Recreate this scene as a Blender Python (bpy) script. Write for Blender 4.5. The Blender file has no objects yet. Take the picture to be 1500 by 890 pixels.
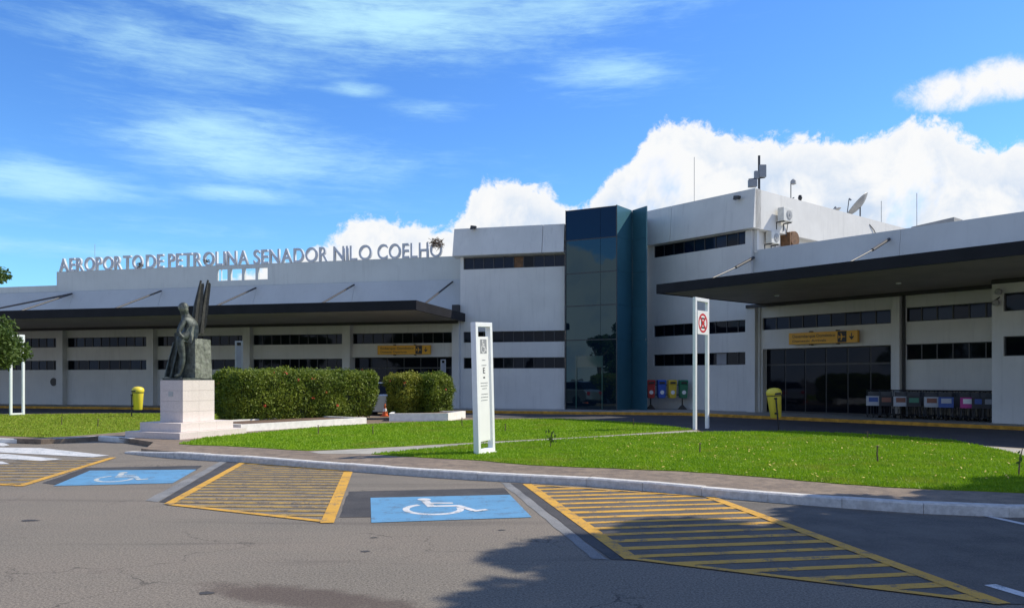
import bpy, bmesh, math, random
import numpy as np
from mathutils import Matrix, Vector
random.seed(7)
rng = np.random.default_rng(11)
SC = bpy.context.scene
COL = SC.collection
R = math.radians

# ------------------------------------------------------------------ camera
F_PX, HOR, EYE = 1156.0, 555.0, 1.6          # focal length and horizon in photo pixels, eye height in metres
cam = bpy.data.cameras.new("camera")
cam.lens = 36 * F_PX / 1500
cam.shift_y = 110 / 1500
cam.clip_start, cam.clip_end = 0.1, 3000
co = bpy.data.objects.new("camera", cam)
co.location = (0, 0, EYE)
co.rotation_euler = (R(90), 0, 0)
COL.objects.link(co)
SC.camera = co

# ------------------------------------------------------------------ light and sky
SUN = Vector((0.965, 0.26, 0)).normalized()
SUN_EL = R(45)
sun_dir = Vector((SUN.x * math.cos(SUN_EL), SUN.y * math.cos(SUN_EL), math.sin(SUN_EL)))
sl = bpy.data.lights.new("sun", 'SUN')
sl.energy = 5.0
sl.angle = R(0.5)
sl.color = (1.0, 0.92, 0.77)
so = bpy.data.objects.new("sun", sl)
so.location = (40, 10, 50)
so.rotation_euler = sun_dir.to_track_quat('Z', 'Y').to_euler()
COL.objects.link(so)
SC.view_settings.view_transform = 'Standard'
SC.view_settings.look = 'None'
SC.view_settings.exposure = 0.12
SC.view_settings.gamma = 1.0
SC.cycles.max_bounces = 6


class NT:
    """small helper around a node tree"""
    def __init__(self, tree):
        self.t = tree
        self.n = tree.nodes
        self.l = tree.links

    def node(self, kind, ins=None, **props):
        n = self.n.new(kind)
        for k, v in props.items():
            setattr(n, k, v)
        for k, v in (ins or {}).items():
            self.put(n.inputs[k], v)
        return n

    def put(self, sock, v):
        if isinstance(v, bpy.types.NodeSocket):
            self.l.new(v, sock)
        else:
            sock.default_value = v

    def math(self, op, a, b=None, c=None, clamp=False):
        n = self.n.new('ShaderNodeMath')
        n.operation = op
        n.use_clamp = clamp
        self.put(n.inputs[0], a)
        if b is not None: self.put(n.inputs[1], b)
        if c is not None: self.put(n.inputs[2], c)
        return n.outputs[0]

    def noise(self, vec, scale, detail=4, rough=0.5, dist=0.0):
        n = self.node('ShaderNodeTexNoise', {'Scale': scale, 'Detail': detail, 'Roughness': rough, 'Distortion': dist})
        if vec is not None: self.l.new(vec, n.inputs['Vector'])
        return n.outputs['Fac']

    def smooth(self, v, a, b, lo=0.0, hi=1.0):
        n = self.n.new('ShaderNodeMapRange')
        n.interpolation_type = 'SMOOTHSTEP'
        self.put(n.inputs['Value'], v)
        n.inputs['From Min'].default_value = a
        n.inputs['From Max'].default_value = b
        n.inputs['To Min'].default_value = lo
        n.inputs['To Max'].default_value = hi
        return n.outputs[0]

    def mix(self, f, a, b, kind='MIX'):
        n = self.n.new('ShaderNodeMix')
        n.data_type = 'RGBA'
        n.blend_type = kind
        self.put(n.inputs[0], f)
        self.put(n.inputs[6], a if isinstance(a, bpy.types.NodeSocket) else tuple(a) + (1,) * (4 - len(a)))
        self.put(n.inputs[7], b if isinstance(b, bpy.types.NodeSocket) else tuple(b) + (1,) * (4 - len(b)))
        return n.outputs[2]

    def vmul(self, v, s):
        n = self.n.new('ShaderNodeVectorMath')
        n.operation = 'MULTIPLY'
        self.put(n.inputs[0], v)
        n.inputs[1].default_value = s
        return n.outputs[0]


def azel(u, v):
    return math.atan2(u - 750, F_PX), math.atan2(HOR - v, math.hypot(F_PX, u - 750))

W = bpy.data.worlds.new("World")
SC.world = W
W.use_nodes = True
W.node_tree.nodes.clear()
w = NT(W.node_tree)
sky = w.node('ShaderNodeTexSky', sky_type='NISHITA', sun_disc=False)
sky.sun_elevation = SUN_EL
sky.sun_rotation = math.atan2(sun_dir.x, sun_dir.y)
sky.altitude = 300
sky.air_density = 1.0
sky.dust_density = 0.3
sky.ozone_density = 2.0
hs = w.node('ShaderNodeHueSaturation', {'Hue': 0.515, 'Saturation': 1.15, 'Value': 1.40, 'Fac': 1.0, 'Color': sky.outputs[0]})
tc = w.node('ShaderNodeTexCoord').outputs['Generated']
sep = w.node('ShaderNodeSeparateXYZ', {0: tc})
az = w.math('ARCTAN2', sep.outputs[0], sep.outputs[1])
el = w.math('ARCSINE', sep.outputs[2])
az01 = w.math('MULTIPLY_ADD', az, 1 / (2 * math.pi), 0.5)
# top outline of the cumulus bank, as elevation against compass direction, all round the horizon
edge = [(-3.14, .14), (-2.75, .20), (-2.4, .12), (-2.0, .24), (-1.6, .15), (-1.25, .10), (-0.9, .03), (-0.62, 0.0)]
for u, v in [(250, 470), (380, 400), (430, 372), (500, 350), (560, 333), (610, 332), (655, 340), (685, 308), (760, 272), (805, 278),
             (835, 300), (868, 290), (890, 255), (940, 238), (962, 190), (1000, 188), (1085, 214), (1150, 212), (1300, 205),
             (1330, 192), (1400, 200), (1500, 205)]:
    edge.append(azel(u, v))
edge += [(0.75, .22), (1.0, .17), (1.35, .11), (1.8, .16), (2.2, .24), (2.6, .17), (3.14, .14)]
fc = w.n.new('ShaderNodeFloatCurve')
crv = fc.mapping.curves[0]
fc.mapping.use_clip = True
for i, (a, e) in enumerate(edge):
    x, y = a / (2 * math.pi) + .5, e / 0.5
    if i == 0: crv.points[0].location = (0, y)
    elif i == len(edge) - 1: crv.points[-1].location = (1, y)
    else: crv.points.new(x, y)
for p in crv.points: p.handle_type = 'AUTO'
fc.mapping.update()
w.l.new(az01, fc.inputs['Value'])
top = w.math('MULTIPLY_ADD', fc.outputs[0], 0.5, .007)
n1 = w.noise(tc, 8.0, 12, .62, .15)
n2 = w.noise(tc, 34.0, 9, .68, .3)
wob = w.math('ADD', w.math('MULTIPLY', w.math('SUBTRACT', n1, .5), .085), w.math('MULTIPLY', w.math('SUBTRACT', n2, .5), .055))
fld = w.math('ADD', w.math('SUBTRACT', top, el), wob)
cum = w.smooth(fld, -.003, .010)


def blob(u, v, ru, rv):
    a0, e0 = azel(u, v)
    dx = w.math('DIVIDE', w.math('SUBTRACT', az, a0), ru / F_PX)
    dy = w.math('DIVIDE', w.math('SUBTRACT', el, e0), rv / F_PX)
    return w.math('ADD', w.math('POWER', dx, 2.0), w.math('POWER', dy, 2.0))

e1 = w.math('SUBTRACT', 1.0, blob(1520, 112, 150, 30))
e1 = w.math('ADD', e1, w.math('MULTIPLY', wob, 26.0))
cum = w.math('MAXIMUM', cum, w.smooth(e1, -.1, .7))
holes = w.smooth(w.noise(tc, 7.0, 5, .55, .4), .56, .68, 0, .55)     # blue showing through the bank
deep = w.smooth(fld, .02, .07)
cum = w.math('SUBTRACT', cum, w.math('MULTIPLY', holes, deep), clamp=True)
# cirrus
cv = w.vmul(tc, (3.0, 3.0, 12.0))
c1 = w.noise(cv, 2.4, 12, .60, .35)
c1b = w.noise(w.vmul(tc, (6.0, 6.0, 44.0)), 2.6, 8, .7, .3)
c1 = w.math('MULTIPLY_ADD', c1b, .45, w.math('MULTIPLY', c1, .55))
cir_mask = None
for u, v, ru, rv, k in [(560, 30, 330, 62, 1.0), (260, 75, 230, 70, .66), (450, 250, 260, 60, .62), (860, 10, 200, 60, .75), (350, 215, 190, 62, 1.0), (40, 262, 190, 34, .95), (350, 283, 110, 17, .9), (900, 105, 130, 45, .75),
                        (520, 132, 60, 14, .7), (620, 160, 90, 16, .5), (150, 318, 330, 26, .45), (90, 365, 220, 16, .8), (480, 240, 150, 25, .5)]:
    g = w.math('MULTIPLY', w.math('EXPONENT', w.math('MULTIPLY', blob(u, v, ru, rv), -1.0)), k)
    cir_mask = g if cir_mask is None else w.math('MAXIMUM', cir_mask, g)
away = w.math('MAXIMUM', w.smooth(w.math('ABSOLUTE', az), .75, 1.1, 0, .85), w.smooth(el, .55, .85, 0, .85))
cir = w.smooth(w.math('MULTIPLY_ADD', cir_mask, .42, c1), .57, 1.04)
cir = w.math('MULTIPLY', cir, w.math('POWER', cir_mask, .5))
tint = w.mix(1.0, hs.outputs[0], (.84, 1.38, 1.66), 'MULTIPLY')
base = w.mix(cir, tint, (5.6, 9.4, 11.2))
lowglow = w.smooth(el, 0.0, .32, .30, 0)
fill_veil = w.math('MULTIPLY', away, w.smooth(w.noise(tc, 3.5, 9, .6, .4), .28, .62, .08, .42))  # cloud veil out of view, added to whiten the skylight in shaded areas
base = w.mix(fill_veil, base, (7.0, 7.3, 7.6))
base = w.mix(lowglow, base, (2.9, 7.4, 11.2))
shade = w.smooth(w.noise(tc, 11.0, 6, .6, .3), .36, .60)
shade = w.math('MAXIMUM', shade, w.smooth(fld, .07, .0))
ccol = w.mix(shade, (6.6, 7.9, 9.8), (10.4, 10.5, 10.6))
final = w.mix(cum, base, ccol)
bg = w.node('ShaderNodeBackground', {'Color': final, 'Strength': 0.085})
out = w.n.new('ShaderNodeOutputWorld')
w.l.new(bg.outputs[0], out.inputs[0])

# ------------------------------------------------------------------ survey helpers (photo pixel -> point in the place)


def G(u, v, z=0.0):
    Y = F_PX * (EYE - z) / (v - HOR)
    return ((u - 750) / F_PX * Y, Y)


class Frame:
    """A vertical facade plane: t runs along it, d stands out of it, z is height."""
    def __init__(self, o, a):
        l = math.hypot(*a)
        self.o = Vector((o[0], o[1], 0)); self.a = Vector((a[0] / l, a[1] / l, 0))
        self.n = Vector((self.a.y, -self.a.x, 0))
        self.th = math.atan2(self.a.y, self.a.x)

    def P(self, t, d, z): return self.o + self.a * t + self.n * d + Vector((0, 0, z))

    def M(self, t, d, z): return Matrix.Translation(self.P(t, d, z)) @ Matrix.Rotation(self.th, 4, 'Z')

    def t(self, u, d=0.0):
        k = (u - 750) / F_PX
        p = self.o + self.n * d
        return (k * p.y - p.x) / (self.a.x - k * self.a.y)

    def z(self, u, v, d=0.0):
        p = self.P(self.t(u, d), d, 0)
        return EYE + (HOR - v) * p.y / F_PX

FL = Frame((-2.97, 40.4), (.970, -.241))      # left wing and centre block
FR = Frame((10.9, 36.0), (.635, -.773))       # right block and right wing
FS = Frame((10.9, 36.0), (.773, .635))        # sunlit side of the right block
FT = Frame((2.62, 38.75), (2.37, -1.29))      # glass tower front
FU = Frame((4.99, 37.46), (.90, 1.24))        # blue tower side
FV = Frame((5.89, 38.70), (.53, -1.0))        # blue tower return

# ------------------------------------------------------------------ materials
MATS = {}


def new_mat(name):
    m = bpy.data.materials.new(name)
    m.use_nodes = True
    m.node_tree.nodes.clear()
    t = NT(m.node_tree)
    b = t.n.new('ShaderNodeBsdfPrincipled')
    o = t.n.new('ShaderNodeOutputMaterial')
    t.l.new(b.outputs[0], o.inputs[0])
    MATS[name] = m
    return m, t, b


def pos(t): return t.node('ShaderNodeNewGeometry').outputs['Position']


def plain(name, col, rough=.6, var=.12, scale=3.0, metal=0.0, spec=.5, bump=0.0, bscale=60.0, streak=0.0, coat=0.0):
    m, t, b = new_mat(name)
    p = pos(t)
    f = t.smooth(t.noise(p, scale, 6, .6), .3, .7)
    c = t.mix(f, [x * (1 - var) for x in col], [min(1, x * (1 + var)) for x in col])
    if streak:
        s = t.noise(t.vmul(p, (2.2, 2.2, .18)), 2.6, 6, .65)
        c = t.mix(t.math('MULTIPLY', t.smooth(s, .5, .75), streak), c, [x * .55 for x in col])
    t.put(b.inputs['Base Color'], c)
    b.inputs['Roughness'].default_value = rough
    b.inputs['Metallic'].default_value = metal
    b.inputs['Specular IOR Level'].default_value = spec
    b.inputs['Coat Weight'].default_value = coat
    if bump:
        bn = t.node('ShaderNodeBump', {'Strength': bump, 'Distance': .02, 'Height': t.noise(p, bscale, 4)})
        t.l.new(bn.outputs[0], b.inputs['Normal'])
    return m

plain('wall_paint', (.68, .67, .635), .7, .05, .7, streak=.26, bump=.15, bscale=25)
plain('white_metal', (.46, .48, .47), .45, .05, .5, streak=.15)
plain('sign_wall', (.50, .53, .51), .6, .05, .6, streak=.25)
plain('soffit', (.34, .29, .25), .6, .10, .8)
plain('fascia', (.012, .012, .016), .6, .2, 1.5, spec=.2)
plain('dark_trim', (.022, .022, .025), .5, .2, 4)
plain('rod_steel', (.035, .035, .04), .5, .2, 4)
plain('frame_dark', (.035, .037, .042), .4, .1, 5)
plain('blue_panel', (.038, .125, .165), .4, .08, .8, spec=.5)
plain('white_paint', (.84, .86, .87), .45, .03, 4)
plain('totem_panel', (.88, .88, .87), .4, .02, 4)
plain('letter_metal', (.50, .52, .55), .4, .06, 3)
plain('bronze', (.070, .082, .072), .55, .45, 9, metal=.25, bump=.5, bscale=30, streak=.3)
plain('bronze_dark', (.05, .048, .04), .6, .3, 9, metal=.2, bump=.5, bscale=30)
plain('bronze_pale', (.17, .18, .145), .6, .4, 12, metal=.1, bump=.5, bscale=40, streak=.2)
plain('granite', (.68, .60, .56), .6, .10, 40, bump=.1, bscale=120, streak=.12)
plain('kerb_concrete', (.58, .565, .54), .8, .16, 14, bump=.5, bscale=70, streak=.2)
plain('kerb_white', (.80, .78, .73), .8, .08, 6, bump=.3, bscale=60)
plain('kerb_yellow', (.62, .30, .03), .75, .3, 4, bump=.3, bscale=50)
plain('path_concrete', (.34, .32, .28), .85, .14, 2.5, bump=.3, bscale=70)
plain('yellow_plastic', (.78, .62, .06), .4, .05, 5)
plain('sign_yellow', (.80, .40, .02), .4, .04, 5)
plain('black_plastic', (.02, .02, .022), .45, .1, 6)
plain('print_dark', (.035, .035, .04), .6, .05, 6)
plain('print_grey', (.28, .29, .31), .6, .05, 6)
plain('print_red', (.62, .03, .04), .5, .04, 6)
plain('print_white', (.80, .80, .80), .5, .04, 6)
for n_, c_ in [('bin_red', (.42, .02, .02)), ('bin_blue', (.02, .09, .42)), ('bin_yellow', (.60, .42, .03)), ('bin_green', (.015, .16, .08)),
               ('ad_magenta', (.48, .03, .25)), ('ad_blue', (.04, .10, .35)), ('ad_white', (.46, .48, .52)), ('ad_brown', (.24, .09, .06)), ('ad_green', (.05, .22, .14))]:
    plain(n_, c_, .45, .06, 8)
plain('chrome', (.075, .08, .09), .5, .15, 8, metal=.7)
plain('grey_plastic', (.35, .35, .34), .5, .1, 6)
plain('ac_white', (.66, .65, .60), .5, .08, 5, streak=.2)
plain('rust_brown', (.16, .08, .035), .7, .35, 8)
plain('car_silver', (.50, .52, .54), .28, .03, 2, metal=.6, coat=.6)
plain('car_white', (.74, .75, .76), .25, .03, 2, coat=.7)
plain('rubber', (.02, .02, .02), .8, .2, 10)
plain('cone_orange', (.70, .13, .03), .5, .1, 8)
plain('bark', (.13, .09, .06), .85, .35, 9, bump=.8, bscale=30)
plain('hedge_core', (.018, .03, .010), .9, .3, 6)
plain('twig', (.17, .11, .06), .85, .3, 20)
plain('petal_red', (.62, .07, .03), .6, .2, 20)
plain('soil', (.14, .09, .06), .95, .3, 9, bump=.6)
plain('roofing', (.35, .35, .34), .8, .15, 1)
plain('curtain', (.30, .30, .31), .8, .1, 2)


def glass(name, col, rough, ior, tint=None):
    m, t, b = new_mat(name)
    p = pos(t)
    b.inputs['Base Color'].default_value = (*col, 1)
    b.inputs['Roughness'].default_value = rough
    b.inputs['IOR'].default_value = ior
    if tint: b.inputs['Specular Tint'].default_value = (*tint, 1)
    bn = t.node('ShaderNodeBump', {'Strength': .05, 'Distance': .05, 'Height': t.noise(p, 1.1, 2)})
    t.l.new(bn.outputs[0], b.inputs['Normal'])
    return m
glass('window_glass', (.004, .006, .010), .03, 1.30, (.6, .7, .9))
glass('window_blue', (.005, .011, .028), .05, 1.32, (.6, .75, 1.0))
glass('tower_glass', (.004, .012, .022), .012, 1.66, (.5, .78, .92))
glass('tower_glass_top', (.004, .014, .036), .02, 1.4, (.5, .7, .95))
glass('green_glass', (.035, .09, .08), .06, 1.5)


def foliage(name, a, b_, trans=.25, rough=.55):
    m, t, b = new_mat(name)
    g = t.node('ShaderNodeNewGeometry')
    f1 = g.outputs['Random Per Island']
    f2 = t.smooth(t.noise(g.outputs['Position'], 1.6, 4), .35, .65)
    f = t.math('MULTIPLY_ADD', f1, .6, t.math('MULTIPLY', f2, .4))
    c = t.mix(f, a, b_)
    if name.startswith('grass'):
        c = t.mix(t.smooth(t.noise(g.outputs['Position'], .55, 6, .7), .50, .68, 0, .55), c, (.34, .34, .05))
        c = t.mix(t.smooth(t.noise(g.outputs['Position'], 3.5, 4, .7), .52, .70, 0, .45), c, (.07, .15, .01))
    t.put(b.inputs['Base Color'], c)
    b.inputs['Roughness'].default_value = rough
    b.inputs['Specular IOR Level'].default_value = .3
    tr = t.node('ShaderNodeBsdfTranslucent', {'Color': c})
    mx = t.node('ShaderNodeMixShader', {0: trans, 1: b.outputs[0], 2: tr.outputs[0]})
    o = [n for n in t.n if n.type == 'OUTPUT_MATERIAL'][0]
    t.l.new(mx.outputs[0], o.inputs[0])
    return m
foliage('tree_leaf', (.030, .065, .012), (.11, .17, .03))
foliage('hedge_leaf', (.06, .115, .010), (.24, .29, .03))
foliage('hedge_leaf_yellow', (.11, .15, .012), (.34, .33, .04))
foliage('grass_blade', (.15, .31, .008), (.30, .46, .016), .35)
foliage('grass_dry', (.20, .27, .02), (.36, .40, .05), .35)


def ground_mats():
    # asphalt
    m, t, b = new_mat('asphalt')
    p = pos(t)
    big = t.smooth(t.noise(p, .35, 5, .6), .35, .68)
    band = t.smooth(t.noise(t.vmul(p, (.25, 1.0, 1)), .9, 5, .6, .6), .35, .7)
    grain = t.noise(p, 52.0, 4, .85)
    vor = t.noise(p, 120, 2, .7)
    crack = t.node('ShaderNodeTexVoronoi', {'Vector': t.vmul(p, (1, 1, 0)), 'Scale': .55}, feature='DISTANCE_TO_EDGE')
    wv = t.n.new('ShaderNodeVectorMath'); wv.operation = 'ADD'; t.put(wv.inputs[0], p)
    nz = t.node('ShaderNodeTexNoise', {'Vector': p, 'Scale': 2.2, 'Detail': 6.0}); t.l.new(nz.outputs['Color'], wv.inputs[1]); t.l.new(wv.outputs[0], crack.inputs['Vector'])
    crk = t.math('MULTIPLY', t.smooth(crack.outputs['Distance'], .009, .0), t.smooth(t.noise(p, .5, 3), .48, .6))
    c = t.mix(big, (.092, .081, .061), (.134, .116, .086))
    c = t.mix(t.math('MULTIPLY', band, .75), c, (.165, .130, .098))
    c = t.mix(t.smooth(grain, .40, .60, .0, 1.0), t.mix(.62, c, (.03, .03, .032)), t.mix(.36, c, (.46, .40, .33)))
    c = t.mix(t.smooth(vor, .35, .65, .0, .35), c, (.32, .29, .25))
    c = t.mix(t.math('MULTIPLY', crk, .75), c, (.035, .032, .030))
    tyre = t.smooth(t.noise(t.vmul(p, (.12, 1.6, 1)), 1.1, 4, .6, .8), .56, .68, 0, .35)
    c = t.mix(tyre, c, (.075, .066, .060))
    med = t.smooth(t.noise(p, 14, 4, .7), .56, .72, 0, .4)
    c = t.mix(med, c, (.075, .068, .064))
    st = t.smooth(t.noise(p, 1.3, 6, .7, .5), .62, .74, 0, .5)
    c = t.mix(st, c, (.085, .07, .062))
    # brown patch near the camera
    sx = t.node('ShaderNodeSeparateXYZ', {0: p})
    dx = t.math('DIVIDE', t.math('ADD', sx.outputs[0], 1.45), 1.05)
    dy = t.math('DIVIDE', t.math('SUBTRACT', sx.outputs[1], t.math('MULTIPLY_ADD', sx.outputs[0], -.35, 5.25)), .32)
    rr = t.math('ADD', t.math('MULTIPLY', dx, dx), t.math('MULTIPLY', dy, dy))
    rr = t.math('ADD', rr, t.math('MULTIPLY', t.math('SUBTRACT', t.noise(p, 3.5, 6, .7), .5), 2.2))
    c = t.mix(t.smooth(rr, 1.2, .2, 0, .62), c, (.062, .040, .034))
    t.put(b.inputs['Base Color'], c)
    b.inputs['Roughness'].default_value = .85
    b.inputs['Specular IOR Level'].default_value = .25
    bn = t.node('ShaderNodeBump', {'Strength': .35, 'Distance': .01, 'Height': t.math('ADD', grain, vor)})
    t.l.new(bn.outputs[0], b.inputs['Normal'])
    # new dark tar / painted out patches, and tarmac toned for tree shade
    for nm, ca, cb in [('tar_dark', (.030, .030, .033), (.065, .062, .062)), ('tar_grey', (.11, .115, .12), (.20, .20, .20)), ('tar_mid', (.060, .056, .050), (.115, .104, .090)), ('lane_asphalt', (.045, .045, .05), (.075, .073, .075))]:
        m, t, b = new_mat(nm)
        p = pos(t)
        g = t.noise(p, 80, 3, .8)
        big = t.smooth(t.noise(p, 1.5, 6, .65), .3, .7)
        c = t.mix(big, ca, cb)
        c = t.mix(t.smooth(g, .4, .65, 0, .45), c, [x * 1.9 for x in cb])
        t.put(b.inputs['Base Color'], c)
        b.inputs['Roughness'].default_value = .8
        b.inputs['Specular IOR Level'].default_value = .3
        bn = t.node('ShaderNodeBump', {'Strength': .5, 'Distance': .01, 'Height': g})
        t.l.new(bn.outputs[0], b.inputs['Normal'])
    # road paint, worn through to the tarmac
    for nm, c0, under, wear in [('paint_yellow', (.62, .34, .045), (.16, .13, .10), .515), ('paint_yellow_worn', (.40, .26, .07), (.11, .095, .08), .48),
                                ('paint_blue', (.115, .29, .48), (.10, .17, .25), .52), ('paint_white', (.62, .62, .62), (.22, .26, .29), .51),
                                ('paint_white_worn', (.50, .52, .50), (.12, .25, .38), .48), ('brown_paving', (.26, .20, .145), (.155, .12, .09), .47)]:
        m, t, b = new_mat(nm)
        p = pos(t)
        g = t.noise(p, 60, 4, .75)
        bg_ = t.noise(p, 4.5, 7, .7)
        f = t.smooth(t.math('MULTIPLY_ADD', g, .45, t.math('MULTIPLY', bg_, .55)), wear, wear + .07)
        c = t.mix(f, c0, under)
        c = t.mix(t.smooth(t.noise(p, 1.2, 5, .6), .35, .7, 0, .3), c, [x * .6 for x in c0])
        t.put(b.inputs['Base Color'], c)
        b.inputs['Roughness'].default_value = .7
        b.inputs['Specular IOR Level'].default_value = .3
        bn = t.node('ShaderNodeBump', {'Strength': .4, 'Distance': .008, 'Height': g})
        t.l.new(bn.outputs[0], b.inputs['Normal'])
    m, t, b = new_mat('lawn_ground')
    p = pos(t)
    c = t.mix(t.smooth(t.noise(p, 60, 4, .7), .35, .65), (.11, .20, .008), (.20, .31, .014))
    c = t.mix(t.smooth(t.noise(p, 1.1, 6, .65), .56, .72, 0, .6), c, (.13, .14, .03))
    t.put(b.inputs['Base Color'], c)
    b.inputs['Roughness'].default_value = .95
    b.inputs['Specular IOR Level'].default_value = .1
ground_mats()

# ------------------------------------------------------------------ object helpers
WM = {}


def put(o, M=None, parent=None):
    M = M or Matrix.Identity(4)
    COL.objects.link(o)
    if parent is not None:
        o.parent = parent
        o.matrix_basis = WM[parent].inverted() @ M
    else:
        o.matrix_basis = M
    WM[o] = M
    return o


def tag(o, label=None, cat=None, group=None, kind=None):
    if label: o['label'] = label
    if cat: o['category'] = cat
    if group: o['group'] = group
    if kind: o['kind'] = kind
    return o


def thing(name, M, label, cat, group=None):
    o = bpy.data.objects.new(name, None)
    o.empty_display_size = .2
    put(o, M)
    return tag(o, label, cat, group)


def TR(x, y, z=0, rz=0): return Matrix.Translation((x, y, z)) @ Matrix.Rotation(rz, 4, 'Z')


class MB:
    def __init__(self):
        self.v, self.f = [], []

    def add(self, vs, fs):
        n = len(self.v)
        self.v += [tuple(p) for p in vs]
        self.f += [tuple(i + n for i in f) for f in fs]
        return self

    def box(self, x0, x1, y0, y1, z0, z1, M=None):
        vs = [Vector((x, y, z)) for z in (z0, z1) for y in (y0, y1) for x in (x0, x1)]
        if M: vs = [M @ p for p in vs]
        return self.add(vs, [(0, 2, 3, 1), (4, 5, 7, 6), (0, 1, 5, 4), (2, 6, 7, 3), (0, 4, 6, 2), (1, 3, 7, 5)])

    def prism(self, poly, h0, h1, axis='z', M=None):
        """poly extruded along an axis. axis 'z': poly is (x,y); 'x': poly is (y,z); 'y': poly is (x,z)."""
        def mk(a, b, h):
            return Vector((a, b, h)) if axis == 'z' else Vector((h, a, b)) if axis == 'x' else Vector((a, h, b))
        n = len(poly)
        vs = [mk(a, b, h0) for a, b in poly] + [mk(a, b, h1) for a, b in poly]
        if M: vs = [M @ p for p in vs]
        return self.add(vs, [tuple(range(n))[::-1], tuple(range(n, 2 * n))] + [(i, (i + 1) % n, n + (i + 1) % n, n + i) for i in range(n)])

    def tube(self, pts, rad, n=8, cap=True):
        pts = [Vector(p) for p in pts]
        rad = rad if isinstance(rad, (list, tuple)) else [rad] * len(pts)
        vs, fs = [], []
        for i, p in enumerate(pts):
            d = (pts[min(i + 1, len(pts) - 1)] - pts[max(i - 1, 0)]).normalized()
            up = Vector((0, 0, 1)) if abs(d.z) < .9 else Vector((1, 0, 0))
            a = d.cross(up).normalized(); b = d.cross(a).normalized()
            for k in range(n):
                q = 2 * math.pi * k / n
                vs.append(p + (a * math.cos(q) + b * math.sin(q)) * rad[i])
        for i in range(len(pts) - 1):
            for k in range(n):
                fs.append((i * n + k, i * n + (k + 1) % n, (i + 1) * n + (k + 1) % n, (i + 1) * n + k))
        if cap:
            fs.append(tuple(range(n))[::-1]); fs.append(tuple(range((len(pts) - 1) * n, len(pts) * n)))
        return self.add(vs, fs)

    def lathe(self, prof, n=20, M=None, arc=2 * math.pi):
        vs, fs = [], []
        for r, z in prof:
            for k in range(n):
                q = arc * k / n
                p = Vector((r * math.cos(q), r * math.sin(q), z))
                vs.append(M @ p if M else p)
        for i in range(len(prof) - 1):
            for k in range(n):
                fs.append((i * n + k, i * n + (k + 1) % n, (i + 1) * n + (k + 1) % n, (i + 1) * n + k))
        fs.append(tuple(range(n))[::-1]); fs.append(tuple(range((len(prof) - 1) * n, len(prof) * n)))
        return self.add(vs, fs)

    def flat(self, poly, z):
        return self.add([(x, y, z) for x, y in poly], [tuple(range(len(poly)))])

    def mesh(self, name, mat, smooth=False):
        me = bpy.data.meshes.new(name)
        me.from_pydata(self.v, [], self.f)
        bm = bmesh.new(); bm.from_mesh(me)
        if len(self.f) > 1: bmesh.ops.recalc_face_normals(bm, faces=bm.faces)
        for f in bm.faces:
            f.smooth = smooth
            if len(self.f) == 1 and f.normal.z < 0: f.normal_flip()
        bm.to_mesh(me); bm.free()
        me.materials.append(MATS[mat])
        if smooth:
            try: me.set_sharp_from_angle(angle=R(40))
            except Exception: pass
        return me


def part(name, mb, mat, parent=None, M=None, smooth=False, bevel=0.0, label=None, kind=None):
    """links one mesh; geometry is given in the parent's own space unless M (world) is given"""
    me = mb.mesh(name, mat, smooth)
    o = bpy.data.objects.new(name, me)
    put(o, M if M is not None else (WM[parent] if parent is not None else Matrix.Identity(4)), parent)
    if bevel:
        b = o.modifiers.new('bevel', 'BEVEL'); b.width = bevel; b.segments = 2; b.limit_method = 'ANGLE'
    return tag(o, label=label, kind=kind)

_box = {}


def fbox(name, fr, t0, t1, d0, d1, z0, z1, mat, parent, label=None):
    """a box on a facade frame (d counts outwards); equal sizes share one mesh"""
    key = (round(t1 - t0, 4), round(d1 - d0, 4), round(z1 - z0, 4), mat)
    if key not in _box:
        a, b, c = [k / 2 for k in key[:3]]
        _box[key] = MB().box(-a, a, -b, b, -c, c).mesh(name, mat)
    o = bpy.data.objects.new(name, _box[key])
    put(o, fr.M((t0 + t1) / 2, (d0 + d1) / 2, (z0 + z1) / 2), parent)
    return tag(o, label=label)


def fprism(name, fr, prof, t0, t1, mat, parent, label=None):
    """profile of (d, z) points extruded along the facade"""
    mb = MB().prism([(-d, z) for d, z in prof], t0, t1, 'x')
    return part(name, mb, mat, parent, fr.M(0, 0, 0), label=label)


def copy_tree(o, M, parent=None):
    """a copy of a thing with copies of its parts and sub-parts"""
    c = o.copy()
    COL.objects.link(c)
    if parent is None:
        c.matrix_basis = M; WM[c] = M
    else:
        c.parent = parent; WM[c] = WM[parent] @ c.matrix_basis
    for ch in [k for k in ALLKIDS.get(o, [])]:
        copy_tree(ch, None, c)
    return c
ALLKIDS = {}
_put = put
def put(o, M=None, parent=None):
    if parent is not None: ALLKIDS.setdefault(parent, []).append(o)
    return _put(o, M, parent)
_ct = copy_tree
def copy_tree(o, M, parent=None):
    c = o.copy()
    COL.objects.link(c)
    if parent is None:
        c.matrix_basis = M; WM[c] = M
    else:
        c.parent = parent; WM[c] = WM[parent] @ c.matrix_basis
        ALLKIDS.setdefault(parent, []).append(c)
    for ch in list(ALLKIDS.get(o, [])): copy_tree(ch, None, c)
    return c


def np_mesh(name, verts, nper, mat):
    """one mesh of many separate polygons with nper corners each"""
    me = bpy.data.meshes.new(name)
    nv = len(verts); nf = nv // nper
    me.vertices.add(nv); me.vertices.foreach_set('co', verts.astype(np.float32).ravel())
    me.loops.add(nv); me.loops.foreach_set('vertex_index', np.arange(nv, dtype=np.int32))
    me.polygons.add(nf)
    me.polygons.foreach_set('loop_start', np.arange(0, nv, nper, dtype=np.int32))
    me.update(calc_edges=True)
    me.materials.append(MATS[mat])
    return me


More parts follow.
